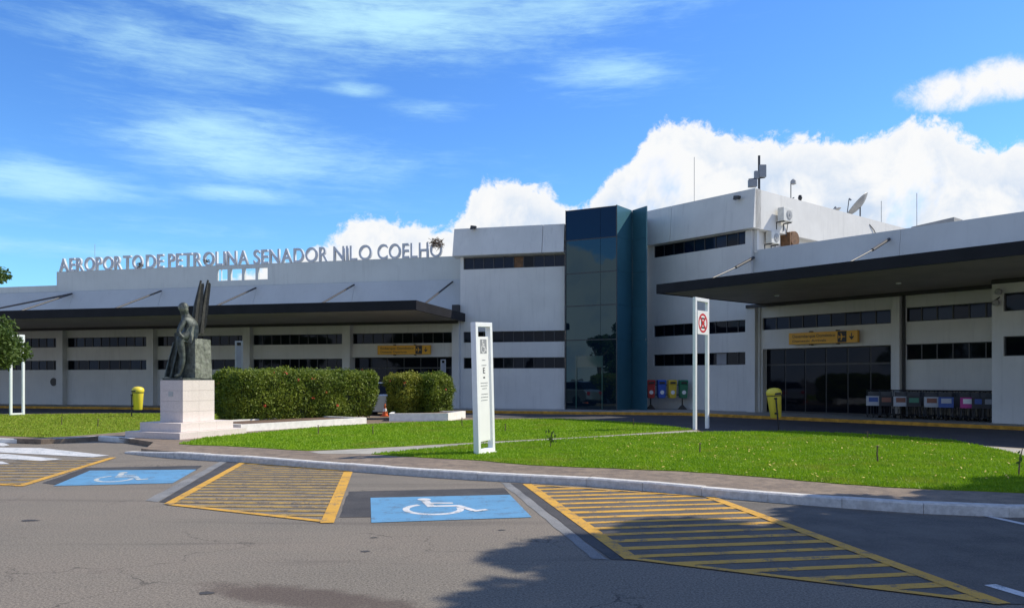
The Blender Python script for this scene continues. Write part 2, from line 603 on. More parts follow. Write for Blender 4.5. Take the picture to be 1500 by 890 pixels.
def leaf_verts(c, size, nrm=None, bias=0.0):
    n = len(c)
    d = rng.normal(size=(n, 3)); d /= np.linalg.norm(d, axis=1)[:, None]
    if nrm is not None:
        d = d * (1 - bias) + nrm * bias; d /= np.linalg.norm(d, axis=1)[:, None]
    r = rng.normal(size=(n, 3))
    a = np.cross(d, r); a /= np.linalg.norm(a, axis=1)[:, None]
    b = np.cross(d, a)
    s = (size * rng.uniform(.6, 1.3, n))[:, None]
    v = np.stack([c - a * s, c - b * s * .45 + a * s * .1, c + a * s, c + b * s * .45 + a * s * .1], 1)
    return v.reshape(-1, 3)


OFS = 0.0


def text_mesh(s, size, depth, mat, name='letter', xscale=1.0):
    cu = bpy.data.curves.new('txt', 'FONT')
    cu.body = s; cu.size = size; cu.extrude = depth / 2; cu.offset = OFS
    o = bpy.data.objects.new('txt', cu)
    me = bpy.data.meshes.new_from_object(o)
    bpy.data.objects.remove(o); bpy.data.curves.remove(cu)
    me.name = name
    me.materials.clear(); me.materials.append(MATS[mat])
    n = len(me.vertices)
    a = np.empty(n * 3); me.vertices.foreach_get('co', a); a = a.reshape(-1, 3)
    a[:, 0] *= xscale
    me.vertices.foreach_set('co', a.ravel()); me.update()
    return me, (a[:, 0].min() if n else 0), (a[:, 0].max() if n else 0), (a[:, 1].max() if n else 0)


def text_on(s, fr_M, width, height, depth, mat, parent, name='lettering'):
    """writes s so that it fits width x height, its lower left corner at fr_M, standing in the local x-z plane facing -y"""
    me, x0, x1, y1 = text_mesh(s, 1.0, depth, mat, name)
    S = Matrix.Diagonal((width / (x1 - x0), height / y1, 1, 1))
    me.transform(S @ Matrix.Translation((-x0, 0, 0)))
    o = bpy.data.objects.new(name, me)
    return put(o, fr_M @ Matrix.Rotation(R(90), 4, 'X'), parent)

# ------------------------------------------------------------------ ground


def offset_line(pts, w):
    """points moved to the left of the walking direction by w"""
    res = []
    for i, p in enumerate(pts):
        a = Vector(pts[max(i - 1, 0)]); b = Vector(pts[min(i + 1, len(pts) - 1)])
        d = (b - a).normalized()
        res.append((p[0] - d.y * w, p[1] + d.x * w))
    return res


def resample(pts, step):
    pts = [Vector(p) for p in pts]
    out_, acc = [pts[0]], 0.0
    for a, b in zip(pts, pts[1:]):
        L = (b - a).length
        s = step - acc
        while s <= L:
            out_.append(a + (b - a) * (s / L)); s += step
        acc = L - (s - step)
    return out_


def smooth_line(pts, k=6):
    """Catmull-Rom through the points"""
    P = [Vector(p) for p in pts]; P = [P[0] * 2 - P[1]] + P + [P[-1] * 2 - P[-2]]
    o = []
    for i in range(1, len(P) - 2):
        for j in range(k):
            t = j / k
            o.append(.5 * ((2 * P[i]) + (P[i + 1] - P[i - 1]) * t + (2 * P[i - 1] - 5 * P[i] + 4 * P[i + 1] - P[i + 2]) * t * t + (3 * P[i] - P[i - 1] - 3 * P[i + 1] + P[i + 2]) * t ** 3))
    o.append(P[-2])
    return [(p.x, p.y) for p in o]

KZ = .12
ground = part('ground', MB().flat([(-600, -300), (600, -300), (600, 1200), (-600, 1200)], 0), 'asphalt', kind='structure')
# drop-off lane in front of the terminal, coloured darker than the car park
lane = [G(-500, 606, KZ), G(0, 606, KZ), G(657, 611, KZ), G(820, 612, KZ), G(950, 619, KZ), G(1028, 631, KZ), G(1140, 630, KZ), G(1300, 636, KZ), G(1432, 650, KZ), G(1600, 660, KZ), G(2100, 672, KZ)]
c0 = FR.P(14, 3.3, 0); c1 = FR.P(30, 3.3, 0); c2 = FL.P(-40, 3.0, 0)
part('drop_off_lane', MB().flat([(x, y) for x, y in lane] + [(c1.x, c1.y), (7.73, 34.65), (c2.x, c2.y)], .004), 'lane_asphalt', kind='structure')

front = [G(182, 664), G(240, 670), G(300, 674), G(350, 677), G(430, 683.5), G(515, 690), G(620, 698), G(733, 705), G(817, 709), G(900, 714.5), G(1032, 727), G(1180, 739.5), G(1330, 750.5),
         G(1420, 755), G(1500, 757.5), (7.9, 9.25), (10.5, 9.9), (14, 11.5)]
front = smooth_line(front, 4)
inner = offset_line(front, .16)
left_edge = [G(-350, 641, KZ), G(0, 641, KZ), G(60, 643, KZ), G(110, 641, KZ), G(150, 638, KZ), G(190, 642, KZ), G(225, 647, KZ), G(215, 655, KZ)]
back = [G(2000, 668, KZ), G(1600, 660, KZ), G(1500, 656, KZ), G(1432, 651, KZ), G(1400, 645, KZ), G(1300, 637, KZ), G(1140, 631, KZ), G(1028, 631.5, KZ), G(1018, 628, KZ), G(950, 619.5, KZ), G(820, 612.5, KZ), G(657, 611, KZ),
        G(560, 604, KZ), G(300, 603, KZ), G(0, 606, KZ), G(-350, 606, KZ)]
island_poly = left_edge + inner[1:] + [(16, 14)] + back
island = part('pavement', MB().prism(island_poly, -.05, KZ, 'z'), 'brown_paving', kind='structure')
# kerb of separate stones along the car park side
kerb = bpy.data.objects.new('kerb', None); put(kerb); tag(kerb, kind='structure')
rs = resample(front, .02)


def kerb_stones(line, width, h, step, mat, parent, first_h=None, mat_alt=None, name='kerb_stone'):
    L = resample(line, step)
    if (Vector(line[-1]) - L[-1]).length > .1: L.append(Vector(line[-1]))
    pieces = []
    for i in range(len(L) - 1):
        a, b = L[i], L[i + 1]
        d = (b - a).normalized(); nrm = Vector((-d.y, d.x))
        g = .003
        hh = h + random.uniform(-.006, .006)
        h0 = hh * (.35 + .65 * min(1, i / 2)) if first_h else hh
        h1 = hh * (.35 + .65 * min(1, (i + 1) / 2)) if first_h else hh
        p = [a + d * g, b - d * g, b - d * g + nrm * width, a + d * g + nrm * width]
        r = .02
        vs = [(p[0].x, p[0].y, -.05), (p[1].x, p[1].y, -.05), (p[2].x, p[2].y, -.05), (p[3].x, p[3].y, -.05)]
        q0, q1 = p[0] + nrm * r, p[1] + nrm * r
        vs += [(p[0].x, p[0].y, h0 - r), (p[1].x, p[1].y, h1 - r), (q0.x, q0.y, h0), (q1.x, q1.y, h1), (p[2].x, p[2].y, h1), (p[3].x, p[3].y, h0)]
        mb = MB().add(vs, [(3, 2, 1, 0), (0, 1, 5, 4), (4, 5, 7, 6), (6, 7, 8, 9), (1, 2, 8, 7, 5), (0, 4, 6, 9, 3), (2, 3, 9, 8)])
        pieces.append(part(name, mb, mat if not (mat_alt and i % 2) else mat_alt, parent))
    return pieces
kerb_stones(front, .165, KZ + .006, .9, 'kerb_concrete', kerb, first_h=True)
# left lawn kerb, whitewashed stones
lk = bpy.data.objects.new('lawn_kerb', None); put(lk); tag(lk, kind='structure')
kerb_stones([left_edge[i] for i in range(0, 6)], .14, KZ + .004, 1.1, 'kerb_white', lk)

# pavement in front of the terminal with yellow kerb
sw_outer = [tuple(FL.P(-42, 3.0, 0).xy), (7.73, 34.65), tuple(FR.P(30, 3.3, 0).xy)]
sw_in = offset_line(sw_outer, .16)
sw_in[1] = (7.80, 34.83)
sw = part('terminal_pavement', MB().prism([sw_in[0], sw_in[1], sw_in[2], tuple(FR.P(30, -6, 0).xy), (14, 44), tuple(FL.P(-42, -6, 0).xy)], -.05, KZ, 'z'), 'path_concrete', kind='structure')
yk = bpy.data.objects.new('yellow_kerb', None); put(yk); tag(yk, kind='structure')
kerb_stones([sw_outer[0], sw_outer[1]], .17, KZ + .005, 1.5, 'kerb_yellow', yk)
kerb_stones([sw_outer[1], sw_outer[2]], .17, KZ + .005, 1.5, 'kerb_yellow', yk)

# lawns


def jit(poly, k=4, a=.035):
    o = []
    n = len(poly)
    for i in range(n):
        p, q = Vector(poly[i]), Vector(poly[(i + 1) % n])
        L = (q - p).length
        m = max(1, int(L / .25))
        d = (q - p).normalized() if L > 0 else Vector((1, 0))
        for j in range(m):
            s = p + (q - p) * j / m
            o.append((s.x - d.y * random.uniform(-a, a), s.y + d.x * random.uniform(-a, a)))
    return o
upper = [(262, 650), (300, 641), (362, 635), (472, 625), (537, 621.5), (600, 618.5), (657, 616.5), (740, 613.8), (820, 613.2), (950, 620), (1016, 629),
         (860, 639), (680, 648.5), (560, 655), (489, 658.5), (448, 660), (333, 653), (283, 651.5)]
lower = [(545, 665), (640, 656), (680, 652), (834, 643), (1022, 633), (1140, 631.8), (1200, 633), (1300, 638), (1400, 646), (1460, 658), (1500, 668), (1620, 690), (1640, 735),
         (1500, 722), (1300, 713.5), (1200, 706), (1100, 697), (1000, 690), (900, 686), (775, 681), (700, 674), (620, 670)]
leftl = [(-340, 607), (0, 607), (235, 605), (345, 604.5), (352, 617), (250, 628), (205, 630), (148, 635), (108, 638), (60, 640.5), (0, 638), (-340, 638)]
lawns = []
for nm, px in [('lawn', upper), ('lawn', lower), ('lawn', leftl)]:
    poly = jit([G(u, v, KZ) for u, v in px])
    part(nm, MB().prism(poly, KZ - .02, KZ + .012, 'z'), 'lawn_ground', kind='structure')
    lawns.append(np.array(poly))
# pale concrete footpath between the two lawns, and its continuation at the right end
path = [(1012, 631), (860, 640), (680, 650), (560, 659), (500, 662), (470, 666), (520, 666), (560, 663.5), (680, 651.8), (860, 641.8), (1022, 632.2)]
path = [(1020, 629.6), (860, 639.2), (680, 648.8), (560, 655.5), (489, 659), (452, 661), (470, 664), (545, 664.5), (640, 655.5), (680, 651.7), (834, 642.7), (1022, 632.7)]
part('footpath', MB().flat([G(u, v, KZ + .004) for u, v in path], KZ + .004), 'path_concrete', kind='structure')
part('footpath', MB().flat([G(u, v, KZ + .004) for u, v in [(1432, 652), (1500, 657), (1700, 664), (1800, 700), (1560, 680), (1500, 667.5), (1460, 657.5)]], KZ + .004), 'path_concrete', kind='structure')


def inside(P, poly):
    x, y = P[:, 0], P[:, 1]
    c = np.zeros(len(P), bool)
    n = len(poly)
    for i in range(n):
        x0, y0 = poly[i]; x1, y1 = poly[(i + 1) % n]
        if y0 == y1: continue
        m = ((y0 > y) != (y1 > y)) & (x < (x1 - x0) * (y - y0) / (y1 - y0) + x0)
        c ^= m
    return c


def grass(poly, total, mat):
    lo, hi = poly.min(0), poly.max(0)
    pts = []
    need = total
    while need > 0:
        P = rng.uniform(lo, hi, size=(60000, 2))
        P = P[inside(P, poly)]
        P = P[rng.random(len(P)) < np.minimum(1, (11 / P[:, 1]) ** 1.6)]
        pts.append(P[:need]); need -= len(P)
    P = np.concatenate(pts)
    n = len(P)
    q = rng.uniform(0, 2 * np.pi, n)
    far = np.clip(P[:, 1] / 14, 1, 2.4)
    wdt = rng.uniform(.006, .012, n) * far
    h = rng.uniform(.018, .05, n) * np.where(rng.random(n) < .02, 1.7, 1)
    a = np.stack([np.cos(q) * wdt, np.sin(q) * wdt, np.zeros(n)], 1)
    lean = np.stack([rng.normal(0, .018, n), rng.normal(0, .018, n), h], 1)
    b = np.concatenate([P, np.full((n, 1), KZ + .008)], 1)
    v = np.stack([b - a, b + a, b + lean], 1).reshape(-1, 3)
    o = bpy.data.objects.new('grass', np_mesh('grass', v, 3, mat))
    put(o)
    return o
tag(grass(lawns[1], 170000, 'grass_blade'), 'bright mown grass of the large front lawn behind the long kerb', 'grass', kind='stuff')
tag(grass(lawns[0], 60000, 'grass_blade'), 'mown grass of the narrow lawn between the footpath and the hedge planters', 'grass', kind='stuff')
tag(grass(lawns[2], 50000, 'grass_dry'), 'mown grass of the left lawn behind the monument and the yellow bin', 'grass', kind='stuff')
# fallen yellow leaves on the front lawn
P = rng.uniform([2, 11], [12, 20], size=(4000, 2)); P = P[inside(P, lawns[1])][:240]
v = leaf_verts(np.concatenate([P, np.full((len(P), 1), KZ + .05)], 1), .028, np.array([[0, -.3, 1.0]]), .7)
o = bpy.data.objects.new('fallen_leaves', np_mesh('fallen_leaves', v, 4, 'petal_red')); put(o)
plain('dry_leaf', (.50, .40, .08), .7, .3, 30); o.data.materials[0] = MATS['dry_leaf']
tag(o, 'small dry yellow leaves scattered over the front lawn', 'fallen leaves', kind='stuff')

# ------------------------------------------------------------------ road markings


def clip(poly, a, b, keep_left=True):
    res = []
    def side(p): return (b[0] - a[0]) * (p[1] - a[1]) - (b[1] - a[1]) * (p[0] - a[0])
    for i in range(len(poly)):
        p, q = poly[i], poly[(i + 1) % len(poly)]
        sp, sq = side(p), side(q)
        if not keep_left: sp, sq = -sp, -sq
        if sp >= 0: res.append(p)
        if (sp >= 0) != (sq >= 0):
            t = sp / (sp - sq)
            res.append((p[0] + (q[0] - p[0]) * t, p[1] + (q[1] - p[1]) * t))
    return res


def strip(a, b, w0, w1=None):
    a, b = Vector(a), Vector(b); w1 = w1 or w0
    d = (b - a).normalized(); n = Vector((-d.y, d.x))
    return [tuple(a - n * w0 / 2), tuple(b - n * w1 / 2), tuple(b + n * w1 / 2), tuple(a + n * w0 / 2)]


def hatch(poly, direction, spacing, width, mat, name_border_mat, z, border):
    g = bpy.data.objects.new('hatched_marking', None); put(g, Matrix.Identity(4), ground)
    ccw = sum(poly[i][0] * poly[(i + 1) % len(poly)][1] - poly[(i + 1) % len(poly)][0] * poly[i][1] for i in range(len(poly))) > 0
    if not ccw: poly = poly[::-1]; border = border
    d = Vector(direction).normalized(); n = Vector((-d.y, d.x))
    s = [Vector(p).dot(n) for p in poly]
    k = min(s) + spacing * .6
    while k < max(s) - spacing * .3:
        c = n * k
        w = width * random.uniform(.85, 1.15)
        q = strip(c - d * 50, c + d * 50, w)
        for i in range(len(poly)):
            q = clip(q, poly[i], poly[(i + 1) % len(poly)])
            if len(q) < 3: break
        if len(q) >= 3: part('stripe', MB().flat(q, z), mat, g)
        k += spacing * random.uniform(.97, 1.03)
    for (a, b, w0, w1) in border:
        part('border_line', MB().flat(strip(a, b, w0, w1), z + .002), name_border_mat, g)
        z += .0004
    return g


def patch(px, mat, z, name='tarmac_patch'):
    return part(name, MB().flat(jit([G(u, v) for u, v in px], a=.012), z), mat, ground)

# darker tarmac patches and repainted strips; the last patch imitates tree shade
patch([(62, 707), (125, 685), (296, 681.5), (288, 688.5), (132, 690), (82, 710)], 'tar_dark', .004)
patch([(232, 735), (335, 675), (352, 676.5), (247, 736)], 'tar_dark', .004)
patch([(212, 733), (322, 676), (334, 675), (231, 735)], 'tar_grey', .004)
patch([(498, 757.5), (511, 719.5), (738, 714.5), (748, 725), (545, 729), (544, 757)], 'tar_dark', .004)
patch([(748, 707.5), (768, 708), (930, 821), (893, 819)], 'tar_dark', .004)
patch([(733, 706), (747, 707), (890, 819), (868, 818)], 'tar_grey', .004)
patch([(780, 711), (1030, 729), (1440, 880), (922, 816)], 'tar_mid', .004)
patch([(1040, 732), (1180, 741), (1330, 753), (1500, 760), (1640, 775), (1650, 885), (1480, 885)], 'tar_mid', .005)  # tree shade put into the tarmac colour right of the hatching
# hatch between the two bays
A = [G(247, 738), G(355, 677.5), G(513, 690), G(486, 766)]
hatch(A, (1, -.05), .30, .13, 'paint_yellow_worn', 'paint_yellow', .006,
      [(G(247, 738), G(356, 677.5), .12, .12), (G(510, 691), G(479, 766), .15, .15), (G(247, 738.5), G(486, 765), .10, .10), (G(354, 677.5), G(512, 690.5), .12, .06)])
B = [G(771, 709), G(1040, 727), G(1468, 884), G(922, 819)]
hatch(B, (2.02, .34), .335, .125, 'paint_yellow', 'paint_yellow', .007,
      [(G(772, 709), G(926, 819), .14, .14), (G(1040, 728), G(1468, 885), .14, .14), (G(922, 818), G(1465, 884), .08, .08), (G(770, 709.5), G(1030, 727.5), .05, .05)])
C = [G(-160, 703), G(0, 676), G(165, 670), G(30, 711)]
hatch(C, (1, .02), .42, .12, 'paint_yellow_worn', 'paint_yellow', .006, [(G(166, 670), G(28, 712), .13, .13), (G(-160, 703), G(33, 711), .12, .12)])
for px in [[(-30, 655), (60, 656), (160, 667), (135, 669.5), (-30, 661)], [(-30, 664), (10, 665), (92, 672.5), (60, 675), (-30, 670)], [(-30, 646), (3, 647.5), (14, 652), (5, 653.5), (-30, 652)], [(-30, 674), (4, 676), (14, 679.5), (-30, 680)]]:
    part('crossing_stripe', MB().flat([G(u, v) for u, v in px], .008), 'paint_white', ground)
part('lane_line', MB().flat(strip(G(1425, 751.5), G(1560, 781), .09), .009), 'paint_white', ground)
part('lane_line', MB().flat(strip(G(1450, 857), G(1560, 890), .11), .009), 'paint_white', ground)


def ring_arc(cx, cy, r0, r1, a0, a1, n=28):
    vs = []
    for i in range(n + 1):
        q = R(a0 + (a1 - a0) * i / n)
        vs += [(cx + r0 * math.cos(q), cy + r0 * math.sin(q)), (cx + r1 * math.cos(q), cy + r1 * math.sin(q))]
    return vs, [(2 * i, 2 * i + 1, 2 * i + 3, 2 * i + 2) for i in range(n)]


def wheelchair(f, z, dz=.0006):
    """international access symbol in a unit square; f maps (x,y,z) to the surface"""
    mb = MB()
    lv = [0]
    def quad(p):
        lv[0] += 1
        mb.add([f(x, y, z + dz * lv[0]) for x, y in p], [(0, 1, 2, 3)])
    mb.add([f(.37 + .075 * math.cos(k * math.pi / 8), .90 + .075 * math.sin(k * math.pi / 8), z) for k in range(16)], [tuple(range(16))])
    quad([(.33, .82), (.42, .82), (.46, .44), (.37, .44)])
    quad([(.40, .70), (.40, .63), (.66, .61), (.66, .68)])
    quad([(.42, .52), (.42, .44), (.72, .44), (.72, .52)])
    quad([(.66, .47), (.73, .50), (.86, .20), (.79, .17)])
    quad([(.80, .20), (.82, .13), (.97, .20), (.95, .27)])
    vs, fs = ring_arc(.42, .32, .245, .315, 118, 375)
    mb.add([f(x, y, z) for x, y in vs], fs)
    return mb


def bay(corners, sym, mat_sym):
    P = [G(u, v) for u, v in corners]
    o = part('bay_marking', MB().flat(P, .006), 'paint_blue', ground)
    bl, br, tr, tl = [Vector(G(u, v)) for u, v in sym]
    def f(x, y, z):
        p = (bl * (1 - x) + br * x) * (1 - y) + (tl * (1 - x) + tr * x) * y
        return (p.x, p.y, z)
    part('access_symbol', wheelchair(f, .008), mat_sym, o)
bay([(78, 711.7), (132, 689), (288, 687.5), (253, 707.5)], [(118, 707), (215, 705.5), (238, 690.5), (150, 691.5)], 'paint_white_worn')
bay([(542.7, 729), (746.7, 724.5), (779, 757.5), (544, 765.5)], [(576, 756), (725, 753), (702, 728.5), (572, 730)], 'paint_white')
# a leaf and dark spots on the near tarmac
for u, v, r in [(548, 787, .05), (535, 807, .06), (45, 762, .10), (305, 868, .07), (735, 776, .05)]:
    x, y = G(u, v)
    part('tar_spot', MB().flat([(x + r * random.uniform(.5, 1.2) * math.cos(k * .7), y + r * random.uniform(.3, .8) * math.sin(k * .7)) for k in range(9)], .003), 'tar_dark', ground)

# ------------------------------------------------------------------ the terminal
base = FL.P(5, 0, 0)
T = thing('airport_terminal', TR(base.x, base.y, 0), 'long low white airport terminal with dark canopies and a blue glass stair tower', 'building')


def window_band(fr, t0, t1, z0, z1, n, d=-.10, mat='window_glass', odd=None, base_d=0.0):
    wd = base_d + d
    f = fbox('window', fr, t0, t1, wd - .06, wd - .03, z0, z1, 'frame_dark', T)
    w_ = (t1 - t0) / n
    for i in range(n):
        m = odd.get(i, mat) if odd else mat
        fbox('pane', fr, t0 + i * w_ + .025, t0 + (i + 1) * w_ - .025, wd - .028, wd - .012, z0 + .03, z1 - .03, m, f)
    for i in range(n + 1):
        x = min(max(t0 + i * w_, t0 + .022), t1 - .022)
        fbox('mullion', fr, x - .022, x + .022, wd - .027, wd + .02, z0 + .002, z1 - .002, 'frame_dark', f)
    return f


def wall(fr, t0, t1, z0, z1, d=0.0, mat='wall_paint', thick=.3, name='wall'):
    return fbox(name, fr, t0, t1, d - thick, d, z0, z1, mat, T)

ZL = [.08, 2.14, 2.69, 3.46, 4.01, 4.56]
cols = [-5.85, -11.76, -17.85, -23.96, -29.95, -35.9]
CW = .22
edges = [0.0] + cols
for i in range(6):
    t1, t0 = edges[i] - (CW if i else 0.05), edges[i + 1] + CW
    if i == 0:
        wall(FL, t0, t1, 2.75, ZL[3])
        # entrance: dark glazing with sliding leaves
        dr = fbox('entrance', FL, t0, t1, -.34, -.30, .08, 2.75, 'frame_dark', T)
        n = 6; w_ = (t1 - t0) / n
        for k in range(n):
            fbox('door_leaf', FL, t0 + k * w_ + .03, t0 + (k + 1) * w_ - .03, -.298, -.27, .20, 2.15, 'window_glass', dr)
            fbox('transom_pane', FL, t0 + k * w_ + .03, t0 + (k + 1) * w_ - .03, -.298, -.27, 2.22, 2.70, 'window_glass', dr)
    else:
        wall(FL, t0, t1, ZL[0], ZL[1])
        wall(FL, t0, t1, ZL[2], ZL[3])
        window_band(FL, t0, t1, ZL[1], ZL[2], 10 if i not in (2, 3) else 8, odd={2: 'window_blue', 6: 'window_blue', 7: 'window_blue'} if i > 2 else {})
    wall(FL, t0, t1, ZL[4], ZL[5])
    window_band(FL, t0, t1, ZL[3], ZL[4], 10, odd={3: 'window_blue', 8: 'window_blue', 1: 'window_blue'} if i > 2 else {})
for c in cols:
    fbox('column', FL, c - CW, c + CW, -.3, .34, .08, 4.56, 'wall_paint', T)
fbox('column', FL, -.05, .33, -.3, .20, .08, 4.56, 'wall_paint', T)
fbox('top_trim', FL, -38, .33, .345, .42, 4.42, 4.558, 'dark_trim', T)
# canopy of the left wing
cn = fbox('canopy', FL, -40, .55, .43, 6.86, 4.86, 4.90, 'white_metal', T, label='long flat canopy of the left wing with a dark edge')
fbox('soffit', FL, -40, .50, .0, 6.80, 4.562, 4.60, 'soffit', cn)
fbox('fascia', FL, -40, .602, 6.862, 6.962, 4.54, 4.95, 'fascia', cn)
fbox('fascia', FL, .502, .602, .0, 6.858, 4.535, 4.945, 'fascia', cn)
fbox('gutter', FL, -.02, .34, .0, .28, 4.96, 5.38, 'dark_trim', cn)
for i, c in enumerate([-.28] + cols):
    a = FL.P(c, -.62, 6.66); b = FL.P(c, 4.1, 4.93)
    part('tie_rod', MB().tube([a, b], .05, 8), 'rod_steel', cn, Matrix.Identity(4))
a = FL.P(-23.96, -.62, 6.66); b = FL.P(-29.5, 3.0, 4.93)
part('tie_rod', MB().tube([a, b], .05, 8), 'rod_steel', cn, Matrix.Identity(4))
# sloping metal band above the canopy, one sheet per bay
for i in range(6):
    fprism('cladding_sheet', FL, [(.0, 4.61), (-.0, 4.97), (-.78, 6.80), (-1.1, 6.80), (-.5, 4.61)], edges[i + 1] + .006, edges[i] - .006 + (.3 if i == 0 else 0), 'white_metal', T)
# rooftop sign wall with four openings
dS = -.85
tl = FL.t(83, dS); zt = FL.z(400, 386.0, dS); zb = 6.60
zt = FL.z(665, 375, dS)
o0 = [FL.t(x, dS) for x in (318, 333, 338, 354, 358, 374, 378, 392)]
zo0, zo1 = FL.z(355, 410, dS), FL.z(355, 393, dS)
fbox('sign_wall', FL, tl, o0[0], dS - .18, dS, zb, zt, 'sign_wall', T)
fbox('sign_wall', FL, o0[7], .40, dS - .18, dS, zb, zt, 'sign_wall', T)
fbox('sign_wall', FL, o0[0], o0[7], dS - .18, dS, zo1, zt, 'sign_wall', T)
fbox('sign_wall', FL, o0[0], o0[7], dS - .18, dS, zb, zo0, 'sign_wall', T)
for a_, b_ in ((1, 2), (3, 4), (5, 6)):
    fbox('sign_wall_post', FL, o0[a_], o0[b_], dS - .17, dS - .01, zo0, zo1, 'sign_wall', T)
fbox('sign_wall_post', FL, o0[0] + .17, o0[0] + .21, dS - .17, dS - .12, zo0, zo1, 'white_paint', T)
fbox('low_parapet', FL, -40, tl, dS - .20, dS - .02, zb, FL.z(60, 418.5, dS), 'sign_wall', T)
fbox('flat_roof', FL, -40, .35, -14, -1.1, 6.35, 6.55, 'roofing', T)
fbox('rear_wall', FL, -40, 5.6, -14.2, -14.0, .08, 6.5, 'wall_paint', T)

# centre block
c0_, c1_ = .34, FL.t(827, 0)
wall(FL, c0_, FL.t(679), ZL[0], 7.80, name='corner_pier')
ct0 = FL.t(679)
wall(FL, ct0, c1_, ZL[0], ZL[1]); wall(FL, ct0, c1_, ZL[2], ZL[3]); wall(FL, ct0, c1_, ZL[4], 7.18)
window_band(FL, ct0, c1_, ZL[1], ZL[2], 10)
window_band(FL, ct0, c1_, ZL[3], ZL[4], 10)
window_band(FL, ct0, c1_, 7.18, 7.77, 10, mat='window_blue', odd={5: 'rust_brown', 6: 'window_glass'})
sm = FL.t(795, .1)
for a_, b_ in ((.02, sm - .012), (sm + .012, c1_)):
    fprism('parapet_panel', FL, [(-.3, 7.775), (.33, 7.84), (.33, 7.88), (.02, 9.27), (-.3, 9.27)], a_, b_, 'wall_paint', T)
fbox('side_wall', FL, c0_ + .01, c0_ + .25, -13, -.31, .08, 9.2, 'wall_paint', T)
fbox('flat_roof', FL, c0_ + .26, 6.4, -13, -.31, 8.9, 9.0, 'roofing', T)
fbox('side_wall', FL, 6.4, 6.6, -13, -2.0, .08, 9.0, 'wall_paint', T)

# glass stair tower
TW = math.hypot(4.99 - 2.62, 37.46 - 38.75)
TZ = 9.87
tw = fbox('glass_tower', FT, .0, TW - .004, -.30, -.06, .08, TZ - .02, 'frame_dark', T, label='tall dark glass front of the stair tower')
rows = [.15, 3.50, 5.16, 6.75, 8.37, TZ - .04]
for i in range(5):
    z0, z1 = rows[i], rows[i + 1]
    m = 'tower_glass_top' if i == 4 else 'tower_glass'
    for a_, b_ in ((.03, TW * .68 - .007), (TW * .68 + .007, TW - .05)):
        fbox('pane', FT, a_, b_, -.058, -.03, z0 + .025, z1 - .025, m, tw)
for i in range(6):
    fbox('mullion', FT, .0, TW - .05, -.058, -.022, rows[i] - .022, rows[i] + .022, 'frame_dark', tw)
fbox('corner_post', FT, TW - .05, TW - .003, -.058, .0, .08, TZ, 'frame_dark', tw)
fbox('corner_post', FT, .0, .03, -.058, .0, .08, TZ, 'frame_dark', tw)
# glazed door in the foot of the tower
dt0, dt1 = FT.t(844), FT.t(882)
dz1, dz0 = FT.z(862, 521), FT.z(862, 537.5)
fbox('door_transom', FT, dt0, dt1, -.029, -.012, dz0, dz1, 'green_glass', tw)
for x in (dt0, dt1):
    fbox('door_post', FT, x - .03, x + .03, -.028, .01, .16, dz1 + .01, 'green_glass', tw)
# blue panelled returns
bw = (Vector((5.89, 38.70)) - Vector((4.99, 37.46))).length
for i in range(5):
    z0, z1 = (.08 if i == 0 else rows[i]) + .004, (rows[i + 1] if i < 4 else TZ) - .004
    fbox('blue_panel', FU, .006, bw - .01, -.06, -.005, z0, z1, 'blue_panel', T)
    fbox('blue_panel', FV, .012, 1.13, -.06, -.0, z0, z1, 'blue_panel', T)
fbox('tower_core', FU, .06, bw - .02, -.8, -.065, .16, TZ - .03, 'frame_dark', T)
part('tower_core', MB().prism([(5.95, 38.72), (6.38, 37.82), (6.86, 40.75), (5.0, 41.0)], .16, TZ - .05), 'blue_panel', T, Matrix.Identity(4))
q = MB().prism([(2.75, 38.9), (4.97, 37.66), (5.70, 38.78), (6.0, 39.2), (6.7, 40.7), (4.0, 43), (3.2, 41)], TZ - .12, TZ - .05)
part('tower_roof', q, 'roofing', T, Matrix.Identity(4))

# right block
tR0 = FR.t(946.5)
tw0, tw1 = FR.t(957.3), FR.t(1096.8)
bands = [(2.27, 2.85), (3.76, 4.33), (7.80, 8.40)]
wall(FR, tR0, tw0, .08, 8.42, name='corner_pier')
wall(FR, tw1, 0.0, .08, 8.42, name='corner_pier')
zz = .08
for z0, z1 in bands:
    wall(FR, tw0, tw1, zz, z0)
    zz = z1
wall(FR, tw0, tw1, 8.40, 8.42)
window_band(FR, tw0, tw1, *bands[0], 9, odd={6: 'curtain'})
window_band(FR, tw0, tw1, *bands[1], 9)
window_band(FR, tw0, tw1, *bands[2], 9, odd={3: 'window_blue', 4: 'window_blue', 5: 'window_blue', 6: 'window_blue', 8: 'window_blue'})
sm = FR.t(985, .1)
for a_, b_ in ((tR0, sm - .012), (sm + .012, .33)):
    fprism('parapet_panel', FR, [(-.3, 8.425), (.02, 8.425), (.30, 8.43), (.30, 8.47), (.16, 10.22), (-.3, 10.22)], a_, b_, 'wall_paint', T)
# sunlit side
wall(FS, .002, 22, .08, 8.42, name='side_wall')
fprism('side_parapet', FS, [(-.28, 8.425), (.02, 8.425), (.33, 8.43), (.33, 8.47), (.33, 10.20), (-.28, 10.20)], -.135, 22, 'wall_paint', T)
fbox('flat_roof', FS, .31, 21, -7.5, -.3, 9.2, 9.3, 'roofing', T)
fbox('rear_wall', FS, 21, 21.3, -7.5, -.3, .08, 9.2, 'wall_paint', T)
fbox('pilaster', FS, .25, .40, .0, .16, 7.4, 8.42, 'wall_paint', T)

